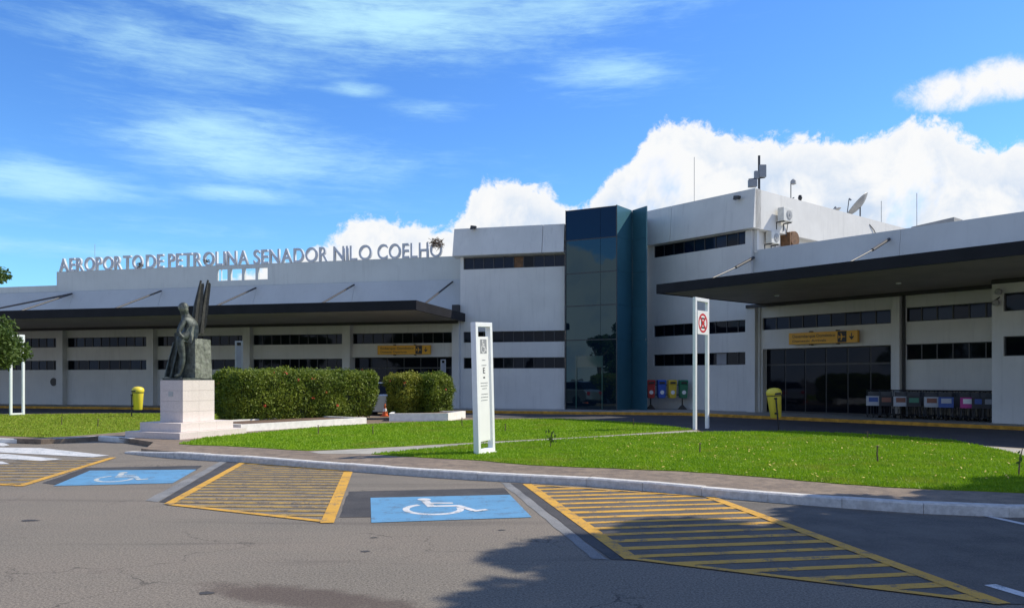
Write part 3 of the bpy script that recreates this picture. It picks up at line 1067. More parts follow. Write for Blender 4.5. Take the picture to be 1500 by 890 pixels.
# right wing
t0, t1 = FR.t(1117), FR.t(1305)
t2, t3 = FR.t(1325), FR.t(1453)
fbox('column', FR, -.0, FR.t(1112), -.3, .34, .08, 4.95, 'wall_paint', T)
fbox('drainpipe', FR, FR.t(1112) + .01, FR.t(1112) + .10, .02, .11, .08, 4.95, 'wall_paint', T)
wall(FR, FR.t(1112), t1, 2.95, 3.80); wall(FR, FR.t(1112), t1, 4.35, 4.95)
wall(FR, FR.t(1112), t0, .08, 2.95); wall(FR, FR.t(1112), t0, 3.80, 4.35)
window_band(FR, t0, t1, 3.80, 4.35, 9, odd={0: 'window_blue', 1: 'window_blue', 4: 'window_blue', 7: 'window_blue', 8: 'window_blue'})
ent = fbox('entrance', FR, t0, t1, -.36, -.32, .08, 2.95, 'frame_dark', T)
n = 6; w_ = (t1 - t0) / n
for k in range(n):
    fbox('door_leaf', FR, t0 + k * w_ + .035, t0 + (k + 1) * w_ - .035, -.318, -.29, .20, 2.2, 'window_glass', ent)
    fbox('transom_pane', FR, t0 + k * w_ + .035, t0 + (k + 1) * w_ - .035, -.318, -.29, 2.28, 2.90, 'window_glass', ent)
wall(FR, t1, t2, .08, 4.95, name='pier')
fbox('column', FR, FR.t(1312), t2 - .06, .0, .30, .08, 4.95, 'wall_paint', T)
fbox('drainpipe', FR, t2 - .04, t2 + .05, .02, .10, .08, 4.9, 'rod_steel', T)
wall(FR, t2, t3 + 2, .08, 2.35); wall(FR, t2, t3 + 2, 2.95, 3.82); wall(FR, t2, t3 + 2, 4.37, 4.95)
window_band(FR, t2 + .05, t3 + .9, 2.35, 2.95, 7)
window_band(FR, t2 + .05, t3 + .9, 3.82, 4.37, 7, odd={i: 'window_blue' for i in (1, 2, 4)})
fbox('top_trim', FR, .0, t3 + 2, .345, .42, 4.80, 4.945, 'dark_trim', T)
# projecting block at the far right
dB = 1.8
tb0 = FR.t(1453, dB); tb1 = FR.t(1470, dB)
za, zb_ = FR.z(1485, 428, dB), FR.z(1485, 455, dB)
zc, zd = FR.z(1485, 492, dB), FR.z(1485, 521, dB)
fbox('projecting_wall', FR, tb0, tb1, dB - .3, dB, .08, 4.95, 'wall_paint', T)
for z0, z1 in ((.08, zd), (zc, zb_), (za, 4.95)):
    fbox('projecting_wall', FR, tb1, tb1 + 6, dB - .3, dB, z0, z1, 'wall_paint', T)
fbox('projecting_side', FR, tb0 + .0, tb0 + .3, -.0, dB - .3, .08, 4.95, 'wall_paint', T)
window_band(FR, tb1, tb1 + 3.0, zd, zc, 3, base_d=dB)
window_band(FR, tb1, tb1 + 3.0, zb_, za, 3, base_d=dB)
fbox('top_trim', FR, tb0, tb1 + 6, dB + .002, dB + .06, 4.80, 4.945, 'dark_trim', T)
# canopy of the right wing
cr = fbox('canopy', FR, .74, 30, .43, 7.2, 5.16, 5.20, 'white_metal', T, label='broad flat canopy of the right wing with a dark edge')
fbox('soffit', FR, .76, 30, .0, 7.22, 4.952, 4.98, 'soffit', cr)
fbox('fascia', FR, .63, 30, 7.222, 7.32, 4.93, 5.30, 'fascia', cr)
fbox('fascia', FR, .63, .73, .0, 7.22, 4.935, 5.295, 'fascia', cr)
for k in (.02, 6.2, 12.6):
    a = FR.P(k, -.18, 7.15); m_ = FR.P(k, 1.2, 6.58); b = FR.P(k, 4.9, 5.24)
    part('tie_rod', MB().tube([a, m_], .065, 8).tube([m_, b], .028, 6), 'rod_steel', cr, Matrix.Identity(4))
for k, dd in ((3.2, 3.0), (8.2, 3.4), (13.4, 3.4)):
    part('downlight', MB().lathe([(.09, 0), (.09, .04)], 12), 'white_paint', cr, FR.M(k, dd, 4.915), smooth=False)
for k in range(5):
    fprism('cladding_sheet', FR, [(.0, 4.955), (-.0, 5.3), (-.3, 7.50), (-.6, 7.50), (-.5, 4.955)], .006 + 6.6 * k, 6.6 * (k + 1) - .006, 'white_metal', T)
fbox('flat_roof', FR, .0, 33, -16, -.6, 7.1, 7.2, 'roofing', T)

# ------------------------------------------------------------------ rooftop lettering
sg = thing('rooftop_sign', FL.M(-12, dS - .09, zt), 'long row of grey block letters naming the airport along the left roof edge', 'sign')
OFS = .010
words = [('AEROPORTO', 87.5, 209.5), ('DE', 214.5, 240), ('PETROLINA', 247, 364.5), ('SENADOR', 372, 481), ('NILO', 489, 545), ('COELHO', 553.5, 648)]
dLt = dS - .05
gl = {}
for wd_, ua, ub in words:
    ta, tb = FL.t(ua, dLt), FL.t(ub, dLt)
    info = []
    x = 0.0
    for ch in wd_:
        if ch not in gl: gl[ch] = text_mesh(ch, 1.0, .02, 'letter_metal')[:3]
        me, x0, x1 = gl[ch]
        info.append((ch, x, x1 - x0)); x += (x1 - x0) + .105
    tot = x - .105
    s = (tb - ta) / tot
    for ch, xx, wch in info:
        me, x0, x1 = gl[ch]
        key = ch + '_fit'
        m2 = me.copy(); m2.name = 'letter'
        hgt = .80
        m2.transform(Matrix.Diagonal((s, hgt / .70, 7.5, 1)) @ Matrix.Translation((-x0, 0, 0)))
        o = bpy.data.objects.new('letter', m2)
        put(o, FL.M(ta + xx * s, dLt - .0, zt - .01) @ Matrix.Rotation(R(90), 4, 'X'), sg)


OFS = .006


def nest(u, v, size, label, n=90):
    t_ = FL.t(u, dLt); z_ = FL.z(u, v, dLt)
    th = thing('bird_nest', FL.M(t_, dLt + .06, z_), label, 'bird nest', 'bird nests in the rooftop letters')
    mb = MB()
    for k in range(n):
        q = random.uniform(0, 6.28); r = size * random.uniform(.2, .8)
        p = Vector((r * math.cos(q), .12 * math.sin(q * 2), random.uniform(-.4, .5) * size))
        d = Vector((random.uniform(-1, 1), random.uniform(-.5, .5), random.uniform(-.6, .8))).normalized() * size * random.uniform(.25, .6)
        mb.tube([p, p + d * .5 + Vector((0, 0, .02)), p + d], .012, 3)
    part('twigs', mb, 'twig', th, kind='stuff')
nest(206, 389, .24, 'brown twig nest wedged between the words AEROPORTO and DE')
nest(304, 383, .20, 'brown twig nest inside the letter O of PETROLINA', 60)
nest(641, 358, .46, 'large twig nest covering the last letter of COELHO', 150)

# ------------------------------------------------------------------ signs on the facade


def direction_sign(fr, u0, u1, va, vb, d, txt, sub, label):
    t0, t1 = fr.t(u0, d), fr.t(u1, d)
    z1, z0 = fr.z(u0, va, d), fr.z(u0, vb, d)
    th = thing('direction_sign', fr.M((t0 + t1) / 2, d - .1, z0), label, 'sign', 'yellow signs over the terminal doors')
    fbox('sign_board', fr, t0, t1, d - .16, d, z0, z1, 'sign_yellow', th)
    wdt, h = t1 - t0, z1 - z0
    fbox('icon_field', fr, t0 + wdt * .725, t0 + wdt * .85, d, d + .006, z0 + h * .04, z1 - h * .04, 'print_dark', th)
    text_on(txt, fr.M(t0 + wdt * .06, d + .004, z0 + h * .56), wdt * .63, h * .26, .004, 'print_dark', th)
    text_on(sub, fr.M(t0 + wdt * .06, d + .004, z0 + h * .18), wdt * .50, h * .20, .004, 'print_dark', th)
    # plane pictogram and arrow
    c = t0 + wdt * .787; zc_ = z0 + h * .5; s = h * .32
    mb = MB()
    pl = [(-1, .1), (-.2, .12), (.2, .95), (.4, .95), (.25, .12), (.75, .1), (.95, .4), (1.1, .4), (1.0, 0), (1.1, -.4), (.95, -.4), (.75, -.1), (.25, -.12), (.4, -.95), (.2, -.95), (-.2, -.12), (-1, -.1)]
    mb.prism([(-x * s * .9, y * s) for x, y in pl], -.003, .003, 'y')
    part('plane_pictogram', mb, 'sign_yellow', th, fr.M(c, d + .010, zc_))
    mb = MB().prism([(-.12 * s, .9 * s), (.12 * s, .9 * s), (.12 * s, -.1 * s), (.55 * s, .2 * s), (.55 * s, -.2 * s), (0, -.9 * s), (-.55 * s, -.2 * s), (-.55 * s, .2 * s), (-.12 * s, -.1 * s)], -.003, .003, 'y')
    part('arrow', mb, 'print_dark', th, fr.M(t0 + wdt * .92, d + .004, zc_))
    for k in (.31, .70):
        fbox('bracket', fr, t0 + wdt * k - .03, t0 + wdt * k + .03, .0 - .0, d - .04, z1 + .001, z1 + .06, 'frame_dark', th)
        fbox('bracket', fr, t0 + wdt * k - .03, t0 + wdt * k + .03, .0 - .0, d - .04, z0 - .05, z0 - .001, 'frame_dark', th)
direction_sign(FR, 1155.5, 1256, 488, 504.5, .30, 'Desembarque Doméstico', 'Domestic Arrivals', 'wide yellow sign over the glass doors of the right wing')
direction_sign(FL, 553, 630, 506, 519, .25, 'Embarque Doméstico', 'Domestic Departures', 'small yellow sign over the doors of the left wing, above the hedge')

# ------------------------------------------------------------------ rooftop equipment


def at_top(u, v_base, fr, d, ztop):
    return fr.P(fr.t(u, d), d, ztop)

p = at_top(1112, 282, FR, -.25, 10.22)
am = thing('antenna_mast', TR(p.x, p.y, p.z), 'short thick mast with boxy antenna panels on the roof corner', 'antenna')
part('mast', MB().tube([(0, 0, 0), (0, 0, 1.55)], .055, 8), 'rod_steel', am)
part('antenna_panel', MB().box(-.02, .30, -.12, .12, .55, 1.12), 'print_grey', am, bevel=.02)
part('antenna_panel', MB().box(-.22, .0, -.08, .08, .50, .85), 'print_grey', am, bevel=.02)
part('antenna_box', MB().box(-.48, -.12, -.14, .14, .12, .46), 'print_grey', am, bevel=.02)
part('crossarm', MB().tube([(-.48, 0, .47), (.25, 0, .55)], .03, 6), 'rod_steel', am)


def roof_pos(u, d=-.1): return FS.P(FS.t(u, d), d, 10.2)
p = roof_pos(1158.5)
wl = thing('weather_mast', TR(p.x, p.y, p.z), 'thin pole with small cup sensor on the sunlit roof edge', 'sensor pole')
part('pole', MB().tube([(0, 0, 0), (0, 0, .98)], .022, 6), 'rod_steel', wl)
part('sensor_head', MB().lathe([(.03, .82), (.14, .86), (.12, 1.02), (.03, 1.1)], 10, Matrix.Translation((.12, 0, 0))), 'grey_plastic', wl)
part('sensor_arm', MB().tube([(0, 0, .95), (.12, 0, 1.0)], .02, 6).tube([(0, 0, .12), (.16, 0, .2)], .025, 6), 'rod_steel', wl)
p = roof_pos(1172)
sp = thing('roof_spotlight', TR(p.x, p.y, p.z), 'small dark lamp on the roof edge right of the sensor pole', 'lamp')
part('stem', MB().tube([(0, 0, 0), (0, 0, .2)], .03, 6), 'rod_steel', sp)
part('lamp_head', MB().lathe([(.06, -.13), (.11, .0), (.07, .13)], 10, Matrix.Translation((0, 0, .3))), 'black_plastic', sp)


def dish(u, rad, zc, tilt, label, s=1.0, arm=True):
    p = roof_pos(u)
    d_ = thing('satellite_dish', TR(p.x, p.y, p.z), label, 'satellite dish', 'satellite dishes on the roof')
    prof = [(rad * k / 6, .28 * rad * (k / 6) ** 2) for k in range(0, 7)] + [(rad * k / 6, .28 * rad * (k / 6) ** 2 - .025) for k in range(6, -1, -1)]
    prof[0] = (.005, 0); prof[-1] = (.005, -.025)
    M = Matrix.Translation((.0, 0, zc)) @ Vector(tilt).to_track_quat('Z', 'Y').to_matrix().to_4x4()
    part('reflector', MB().lathe(prof, 24, M), 'grey_plastic', d_, smooth=True)
    part('stand', MB().tube([(0, 0, 0), (0, 0, zc)], .035 * s, 6), 'rod_steel', d_)
    f = M @ Vector((0, 0, rad * .95)); e = min((M @ Vector((rad * .97 * math.cos(q), rad * .97 * math.sin(q), .26 * rad)) for q in [k * .3 for k in range(21)]), key=lambda v_: v_.z)
    part('feed_arm', MB().tube([e, f], .022 * s, 6), 'rod_steel', d_)
    part('feed_horn', MB().tube([f, f + (M.to_3x3() @ Vector((0, 0, -.14)))], .05 * s, 8), 'print_grey', d_)
    return d_
dish(1260, .78, .70, (-.62, .30, .62), 'large grey satellite dish tilted on the roof edge')
dish(1226, .24, .16, (-.3, .2, .9), 'small low satellite dish left of the large one')
for u, h, lb in [(1291, 1.35, 'thin whip antenna on the roof right of the large dish')]:
    p = roof_pos(u)
    o = part('whip_antenna', MB().tube([(0, 0, 0), (0, 0, h)], .016, 6), 'grey_plastic', None, TR(p.x, p.y, p.z)); tag(o, lb, 'antenna')
p = FR.P(FR.t(1017, -1), -1, 10.0)
tag(part('whip_antenna', MB().tube([(0, 0, -.7), (0, 0, 2.75)], .014, 6), 'grey_plastic', None, TR(p.x, p.y, p.z)), 'tall thin lightning rod on the roof right of the glass tower', 'antenna')
p = FR.P(FR.t(1343, -2), -2, 7.2)
tag(part('whip_antenna', MB().tube([(0, 0, 0), (0, 0, 2.0)], .012, 6), 'grey_plastic', None, TR(p.x, p.y, p.z)), 'faint whip antenna behind the roof of the right wing', 'antenna')
p = FL.P(FL.t(139, -3), -3, 6.5)
tag(part('whip_antenna', MB().tube([(0, 0, 0), (0, 0, 3.5)], .012, 6), 'grey_plastic', None, TR(p.x, p.y, p.z)), 'pale thin antenna rising behind the rooftop letters at left', 'antenna')


def flood(fr, u, v, d, label):
    t_ = fr.t(u, d); z_ = fr.z(u, v, d)
    f = thing('floodlight', fr.M(t_, d, z_ - .12), label, 'floodlight', 'floodlights on the parapets')
    part('lamp_housing', MB().prism([(-.16, 0), (.12, .02), (.16, .14), (-.12, .18)], -.10, .10, 'y', Matrix.Translation((0, -.18, 0))), 'frame_dark', f, bevel=.01)
    part('bracket', MB().tube([(0, -.1, .04), (0, .06, .04), (0, .06, -.1)], .022, 6), 'rod_steel', f)
flood(FL, 695, 333, .08, 'small floodlight on the parapet left of the glass tower')
flood(FR, 1083, 289, .22, 'small dark floodlight on the parapet right of the glass tower')


def condenser(M, w_, h, d, label, fan=True):
    c = thing('air_conditioner', M, label, 'air conditioner', 'air conditioner units on the sunlit wall')
    part('casing', MB().box(-w_ / 2, w_ / 2, -d - .12, -.12, 0, h), 'ac_white', c, bevel=.015)
    part('fan_grille', MB().lathe([(h * .36, 0), (h * .36, .02), (h * .3, .03)], 18, Matrix.Translation((w_ * .10, -d - .12, h / 2)) @ Matrix.Rotation(R(90), 4, 'X')), 'grey_plastic', c)
    part('fan_hub', MB().lathe([(h * .10, 0), (h * .08, .05)], 12, Matrix.Translation((w_ * .10, -d - .12, h / 2)) @ Matrix.Rotation(R(90), 4, 'X')), 'print_grey', c)
    part('bracket', MB().box(-w_ * .4, -w_ * .36, -d - .1, 0, -.05, -.002).box(w_ * .36, w_ * .4, -d - .1, 0, -.05, -.002).box(-w_ * .4, -w_ * .36, -.03, 0, -.35, -.05).box(w_ * .36, w_ * .4, -.03, 0, -.35, -.05), 'rod_steel', c)
    part('pipe', MB().tube([(w_ * .5, -.15, h * .3), (w_ * .7, -.1, h * .2), (w_ * .72, -.03, -.25), (w_ * .6, -.03, -.6)], .02, 6), 'rod_steel', c)
    return c
t_ = FS.t(1150, .6)
condenser(FS.M(t_, .33, FS.z(1150, 326, .5)), .78, .62, .32, 'white air conditioner hung high on the sunlit roof wall')
t_ = FS.t(1133, .3)
condenser(FS.M(t_, .0, FS.z(1133, 357, .3)), .70, .55, .30, 'grey air conditioner tucked under the roof wall overhang')
t_ = FS.t(1163, .4)
dk = thing('hose_reel', FS.M(t_, .0, FS.z(1163, 357, .4)), 'round brown duct cowl low on the sunlit wall beside the air conditioners', 'duct')
part('drum', MB().lathe([(.14, -.15), (.36, -.15), (.38, 0), (.36, .12), (.14, .12)], 20, Matrix.Translation((0, -.35, .22)) @ Matrix.Rotation(R(90), 4, 'X')), 'rust_brown', dk, smooth=True)
part('support', MB().box(-.5, -.42, -.5, -.0, -.3, .5).box(-.42, .1, -.2, -.12, -.2, -.12), 'rust_brown', dk)
p = FS.P(FS.t(1270, .2), .34, 0)
tag(part('roof_cable', MB().tube([(0, 0, 9.9), (.35, .25, 9.65), (.7, .5, 9.2), (.85, .6, 8.7)], .022, 5), 'black_plastic', None, TR(p.x, p.y, 0)), 'thin black cable hanging over the sunlit wall below the large dish', 'cable')
fx = FR.M(FR.t(1372, -1.5), -1.5, 7.2)
tag(part('roof_hatch', MB().prism([(-.8, 0), (.8, 0), (.8, .62), (-.8, .48)], -.4, .4, 'y'), 'roofing', None, fx), 'low grey hatch peeping over the roof of the right wing', 'roof hatch')

# wall mounted fittings
t_ = FR.t(1462, dB + .1)
wc = thing('wall_lamp', FR.M(t_, dB, FR.z(1462, 443, dB)), 'pair of small round grey lamps on the wall at the far right', 'lamp')
for k, zz_ in enumerate((.0, .36)):
    part('lamp_shade', MB().lathe([(.03, 0), (.11, .05), (.10, .12), (.02, .16)], 12, Matrix.Translation((-.05 + .08 * k, -.10, zz_)) @ Matrix.Rotation(R(100), 4, 'X')), 'grey_plastic', wc, smooth=True)
for pts_ in ([(-.05, 0, .0), (-.05, -.1, .0)], [(.03, 0, .36), (.03, -.1, .36)], [(-.28, -.02, -.02), (.03, -.02, .18)]):
    part('lamp_arm', MB().tube(pts_, .02, 6), 'rod_steel', wc)
t_ = FL.t(82, .1)
hr = thing('wall_horn', FL.M(t_, 0, FL.z(82, 562, .1)), 'dark round fitting on the white wall beside the leftmost visible column', 'wall fitting')
part('horn', MB().lathe([(.06, 0), (.10, .1), (.22, .24), (.24, .26)], 16, Matrix.Translation((0, -.02, .12)) @ Matrix.Rotation(R(90), 4, 'X')), 'black_plastic', hr, smooth=True)
part('bracket', MB().box(-.26, .0, -.12, .0, .02, .2), 'black_plastic', hr)

# ------------------------------------------------------------------ sign frames and totem


def sign_frame(name, x, y, z, direc, wdt, h, th_, bar, label, cat='sign', lean=0.0, mat='white_paint'):
    rz = math.atan2(direc[1], direc[0])
    M = TR(x, y, z, rz) @ Matrix.Rotation(lean, 4, 'Y')
    f = thing(name, M, label, cat)
    part('post', MB().box(-wdt / 2, -wdt / 2 + bar, -th_ / 2, th_ / 2, 0, h - bar - .001), mat, f, bevel=.006)
    part('post', MB().box(wdt / 2 - bar, wdt / 2, -th_ / 2, th_ / 2, 0, h - bar - .001), mat, f, bevel=.006)
    part('crossbar', MB().box(-wdt / 2, wdt / 2, -th_ / 2, th_ / 2, h - bar, h), mat, f, bevel=.006)
    return f, M
# no stopping sign
x, y = G(1027, 628, KZ)
ns, M = sign_frame('no_stopping_sign', x, y, KZ, (.65, .76), .88, 3.88, .09, .105, 'tall white frame with a red no stopping sign on the far lawn edge')
part('sign_panel', MB().box(-.334, .334, -.06, -.02, 2.80, 3.50), 'totem_panel', ns, bevel=.004)
mb = MB()
vs, fs = ring_arc(0, 0, .225, .285, 0, 360, 36)
mb.add([(a, -.0625, 3.14 + b) for a, b in vs], fs)
part('red_ring', mb, 'print_red', ns)
mb = MB()
for s in (1, -1):
    mb.add([(s * a, -.0645 - .0008 * s, 3.14 + b) for a, b in [(-.195, .15), (-.15, .195), (.195, -.15), (.15, -.195)]], [(0, 1, 2, 3)])
part('red_cross', mb, 'print_red', ns)
mb = MB()
for a0, a1, b0, b1 in [(-.12, -.06, -.16, .16), (-.059, .12, .11, .16), (-.059, .10, -.025, .025), (-.059, .12, -.16, -.11)]:
    mb.add([(a0, -.0615, 3.14 + b0), (a1, -.0615, 3.14 + b0), (a1, -.0615, 3.14 + b1), (a0, -.0615, 3.14 + b1)], [(0, 1, 2, 3)])
part('letter_e', mb, 'print_dark', ns)
# white frame at left
x, y = G(25, 608, KZ)
lf, M = sign_frame('sign_frame', x, y, KZ, (.54, .84), .56, 3.3, .10, .085, 'tall white sign frame behind the tree at the left edge')
part('bottom_bar', MB().box(-.27, .27, -.045, .045, .03, .10), 'white_paint', lf)
part('sign_panel', MB().box(-.19, .19, -.03, .01, 2.35, 3.0), 'totem_panel', lf)
# accessible parking totem
x, y = G(710, 664, KZ)
tt, M = sign_frame('parking_totem', x, y, KZ, (.52, .854), .60, 2.60, .12, .085, 'leaning white totem with wheelchair symbol on the front lawn', lean=-.045)
part('bottom_bar', MB().box(-.2145, .2145, -.058, .058, .02, .10), 'white_paint', tt)
part('base_plate', MB().prism([(-.30, -.09), (-.1, -.12), (.05, -.1), (.2, -.13), (.32, -.08), (.3, .1), (-.3, .1)], -.02, .022, 'z'), 'kerb_white', tt)
part('sign_panel', MB().box(-.2140, .155, -.045, .0, .26, 2.32), 'totem_panel', tt, bevel=.003)
part('icon_field', MB().box(-.135, .095, -.0475, -.0455, 1.99, 2.27), 'print_grey', tt)
def ft(x_, y_, z_): return (-.125 + x_ * .21, z_, 1.995 + y_ * .265)
part('access_symbol', wheelchair(ft, -.0495, -.0003), 'print_white', tt)
text_on('E', tt and (M @ Matrix.Translation((-.055, -.047, 1.60))), .07, .11, .002, 'print_dark', tt)
part('rule', MB().box(-.05, .01, -.0475, -.0455, 1.50, 1.53), 'print_dark', tt)
mb = MB()
for zl, a0, a1 in [(1.85, -.08, .04), (1.75, -.10, .07), (1.40, -.15, .10), (1.345, -.15, .09), (1.29, -.10, .06), (1.18, -.13, .10), (1.12, -.15, .10), (1.06, -.15, .08)]:
    xx = a0
    while xx < a1:
        w_ = random.uniform(.015, .05)
        mb.box(xx, min(xx + w_, a1), -.0475, -.0458, zl, zl + .016)
        xx += w_ + .012
part('small_print', mb, 'print_grey', tt)
# two slim grey totems standing beyond the hedge
for u, vb, vt, wpx, lb in [(350, 603, 499, 11, 'slim grey post sign behind the long hedge, near the monument'), (649, 600, 526, 8, 'short slim grey post sign right of the small hedge')]:
    x, y = G(u, vb, KZ)
    h = (vb - vt) * y / F_PX
    ww = wpx * y / F_PX
    f, M = sign_frame('slim_totem', x, y, KZ, (.9, .43), ww, h, .08, ww * .22, lb, mat='grey_plastic')
    part('sign_panel', MB().box(-ww * .27, ww * .27, -.03, .01, h * .62, h * .93), 'curtain', f)

# ------------------------------------------------------------------ litter bins


def litter_bin(M, label):
    b = thing('litter_bin', M, label, 'litter bin', 'yellow litter bins on posts')
    part('bin_body', MB().lathe([(.15, .28), (.165, .30), (.215, .95), (.218, .98)], 24), 'yellow_plastic', b, smooth=True)
    part('bin_lid', MB().lathe([(.225, .985), (.232, 1.0), (.235, 1.09), (.20, 1.16), (.12, 1.20), (.02, 1.215)], 24), 'yellow_plastic', b, smooth=True)
    o = part('lid_opening', MB().prism([(-.11, 1.0), (.11, 1.0), (.09, 1.06), (-.09, 1.06)], -.236, -.10, 'y'), 'black_plastic', b)
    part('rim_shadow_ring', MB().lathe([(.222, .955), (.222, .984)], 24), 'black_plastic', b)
    part('post', MB().tube([(-.09, -.225, -.15), (-.09, -.225, .92)], .024, 8), 'black_plastic', b)
    part('clamp', MB().box(-.12, -.06, -.25, -.15, .86, .92), 'black_plastic', b)
    part('clamp', MB().box(-.12, -.06, -.23, -.12, .4, .45), 'black_plastic', b)
    return b
x, y = G(1141, 625, KZ)
b1 = litter_bin(TR(x, y + .2, KZ) @ Matrix.Rotation(R(-5), 4, 'Y') @ Matrix.Rotation(R(15), 4, 'Z'), 'tilted yellow litter bin on a black post before the right wing')
x, y = G(202, 610, KZ)
b2 = copy_tree(b1, TR(x, y, KZ, R(-20)) @ Matrix.Scale(.98, 4))
b2['label'] = 'yellow litter bin on the left lawn beside the monument'

# recycling bins on a two-legged stand: one stand, four bins hung on it
pR = FR.P(FR.t(975, .9), .9, KZ)
Mr = TR(pR.x, pR.y, KZ, R(-12))
st = thing('bin_stand', Mr, 'black two-legged stand carrying the four coloured recycling bins', 'bin stand')
for sx in (-.72, .80):
    part('leg', MB().tube([(sx, 0, .0), (sx, 0, 1.25)], .03, 8), 'black_plastic', st)
    part('foot', MB().prism([(-.24, 0), (.24, 0), (.05, .22), (-.05, .22)], -.05, .05, 'y', Matrix.Translation((sx, 0, 0))), 'black_plastic', st)
part('rail', MB().tube([(-1.0, 0, .72), (1.02, 0, .72)], .022, 8).tube([(-1.0, 0, 1.20), (1.02, 0, 1.20)], .022, 8), 'black_plastic', st)
first = None
for k, (c, px) in enumerate([('red', -.77), ('blue', -.25), ('yellow', .26), ('green', .79)]):
    M = Mr @ TR(px, -.05, .56) @ Matrix.Rotation(R(16), 4, 'Z')
    if k == 0:
        b = first = thing('recycling_bin', M, '', 'recycling bin', 'coloured recycling bins in a row')
        part('bin_body', MB().prism([(-.17, .04), (-.13, 0), (.13, 0), (.17, .04), (.20, .66), (-.20, .66)], -.34, -.0, 'y'), 'bin_' + c, b, bevel=.02)
        part('bin_hood', MB().prism([(-.34, 0), (-.36, .16), (-.26, .22), (-.04, .22), (0, .16), (0, 0)], -.205, .205, 'x', Matrix.Translation((0, 0, .665))), 'bin_' + c, b, bevel=.015)
        part('slot', MB().box(-.13, .13, -.372, -.30, .70, .79), 'black_plastic', b)
        part('emblem', MB().prism([(.10 * math.cos(R(a)), .28 + .10 * math.sin(R(a)) * (1 if a % 60 else 1)) for a in range(0, 360, 30)], -.346, -.338, 'y'), 'print_white', b)
    else:
        b = copy_tree(first, M)
        for ch in ALLKIDS[b]:
            if ch.name.startswith('bin_'):
                ch.data = ch.data.copy(); ch.data.materials[0] = MATS['bin_' + c]
    b['label'] = {'red': 'red recycling bin, leftmost of the four by the blue tower', 'blue': 'blue recycling bin between the red and the yellow one',
                  'yellow': 'yellow recycling bin between the blue and the green one', 'green': 'dark green recycling bin at the right end of the four'}[c]

# ------------------------------------------------------------------ luggage carts


def make_cart(M, ad):
    c = thing('luggage_cart', M, '', 'luggage cart', 'luggage carts parked in a row by the wall')
    fr = MB()
    for sx in (-.25, .25):
        fr.tube([(sx, .55, .12), (sx, -.35, .12)], .016, 6)
        fr.tube([(sx, .50, .12), (sx * .95, .42, .75), (sx, .55, 1.05)], .016, 6)
        fr.tube([(sx * .8, -.35, .12), (sx * .8, -.30, .35)], .014, 6)
    fr.tube([(-.25, .42, .75), (.25, .42, .75)], .014, 6)
    for k in range(6): fr.tube([(-.2 + .08 * k, .5, .14), (-.2 + .08 * k, -.33, .14)], .008, 4)
    for k in range(5): fr.tube([(-.2 + .1 * k, .47, .14), (-.2 + .1 * k, .42, .75)], .007, 4)
    part('cart_frame', fr, 'chrome', c)
    part('handle', MB().tube([(-.27, .55, 1.05), (.27, .55, 1.05)], .024, 8), 'black_plastic', c)
    bk = MB().box(-.21, .21, .44, .46, .78, 1.0)
    part('basket', bk, 'chrome', c)
    for sx, sy in ((-.24, .5), (.24, .5), (-.0, -.33)):
        part('wheel', MB().lathe([(.03, -.02), (.065, -.018), (.065, .018), (.03, .02)], 14, Matrix.Translation((sx, sy, .066)) @ Matrix.Rotation(R(90), 4, 'Y')), 'rubber', c)
    a = part('advert_panel', MB().box(-.24, .24, -.37, -.355, .47, .84), ad, c)
    part('advert_print', MB().box(-.15, .17, -.3735, -.3705, .62, .79), ad, c)
    for sx in (-.2, .2): part('panel_support', MB().tube([(sx, -.35, .15), (sx, -.35, .5)], .01, 5), 'chrome', c)
    return c
ads = [(1273, 'ad_white', 'ad_blue', 'white advert panel, first from the doors'), (1292, 'print_dark', 'ad_brown', 'grey and brown panel between the first two advert carts'),
       (1313, 'ad_white', 'ad_brown', 'white panel with a dark brown picture'), (1332, 'print_dark', 'ad_green', 'grey panel with a green patch'),
       (1358, 'ad_white', 'ad_brown', 'white panel with a reddish picture, next to the blue one'), (1379, 'ad_blue', 'ad_white', 'deep blue advert panel'),
       (1411, 'ad_magenta', 'print_white', 'magenta advert panel'), (1428, 'print_dark', 'ad_blue', 'grey panel just right of the magenta one'), (1443, 'print_dark', 'print_grey', 'black panel at the right end against the wall')]
cart0 = None
for u, m1, m2, lb in ads:
    d = 1.15
    t_ = FR.t(u, d + .35)
    M = FR.M(t_, d, KZ) @ Matrix.Rotation(R(24), 4, 'Z')
    if cart0 is None: c = cart0 = make_cart(M, m1)
    else: c = copy_tree(cart0, M)
    for ch in ALLKIDS[c]:
        if ch.name.startswith('advert'):
            ch.data = ch.data.copy(); ch.data.materials[0] = MATS[m1 if ch.name.startswith('advert_panel') else m2]
    c['label'] = 'luggage cart with ' + lb
# carts stacked behind, their bars only
for i, t_ in enumerate(np.linspace(FR.t(1292, .6), FR.t(1448, .6), 13)):
    c = copy_tree(cart0, FR.M(t_, .62, KZ) @ Matrix.Rotation(R(8), 4, 'Z'))
    for ch in ALLKIDS[c]:
        if ch.name.startswith('advert'):
            ch.data = ch.data.copy(); ch.data.materials[0] = MATS['print_dark']
    c['label'] = 'dark luggage cart in the rear row against the wall, behind the advert carts'
    c['group'] = 'rear row of luggage carts'

# ------------------------------------------------------------------ monument
ma, mbv = Vector((.400, .9165, 0)), Vector((-.9165, .400, 0))
mc = Vector((-8.53, 20.76, 0))
rzm = math.atan2(ma.y, ma.x)
MM = TR(mc.x, mc.y, KZ - .04, rzm)     # local x = ma, local y = mb
mon = thing('monument_pedestal', MM, 'stepped pale granite pedestal standing on the paving by the left lawn', 'pedestal')


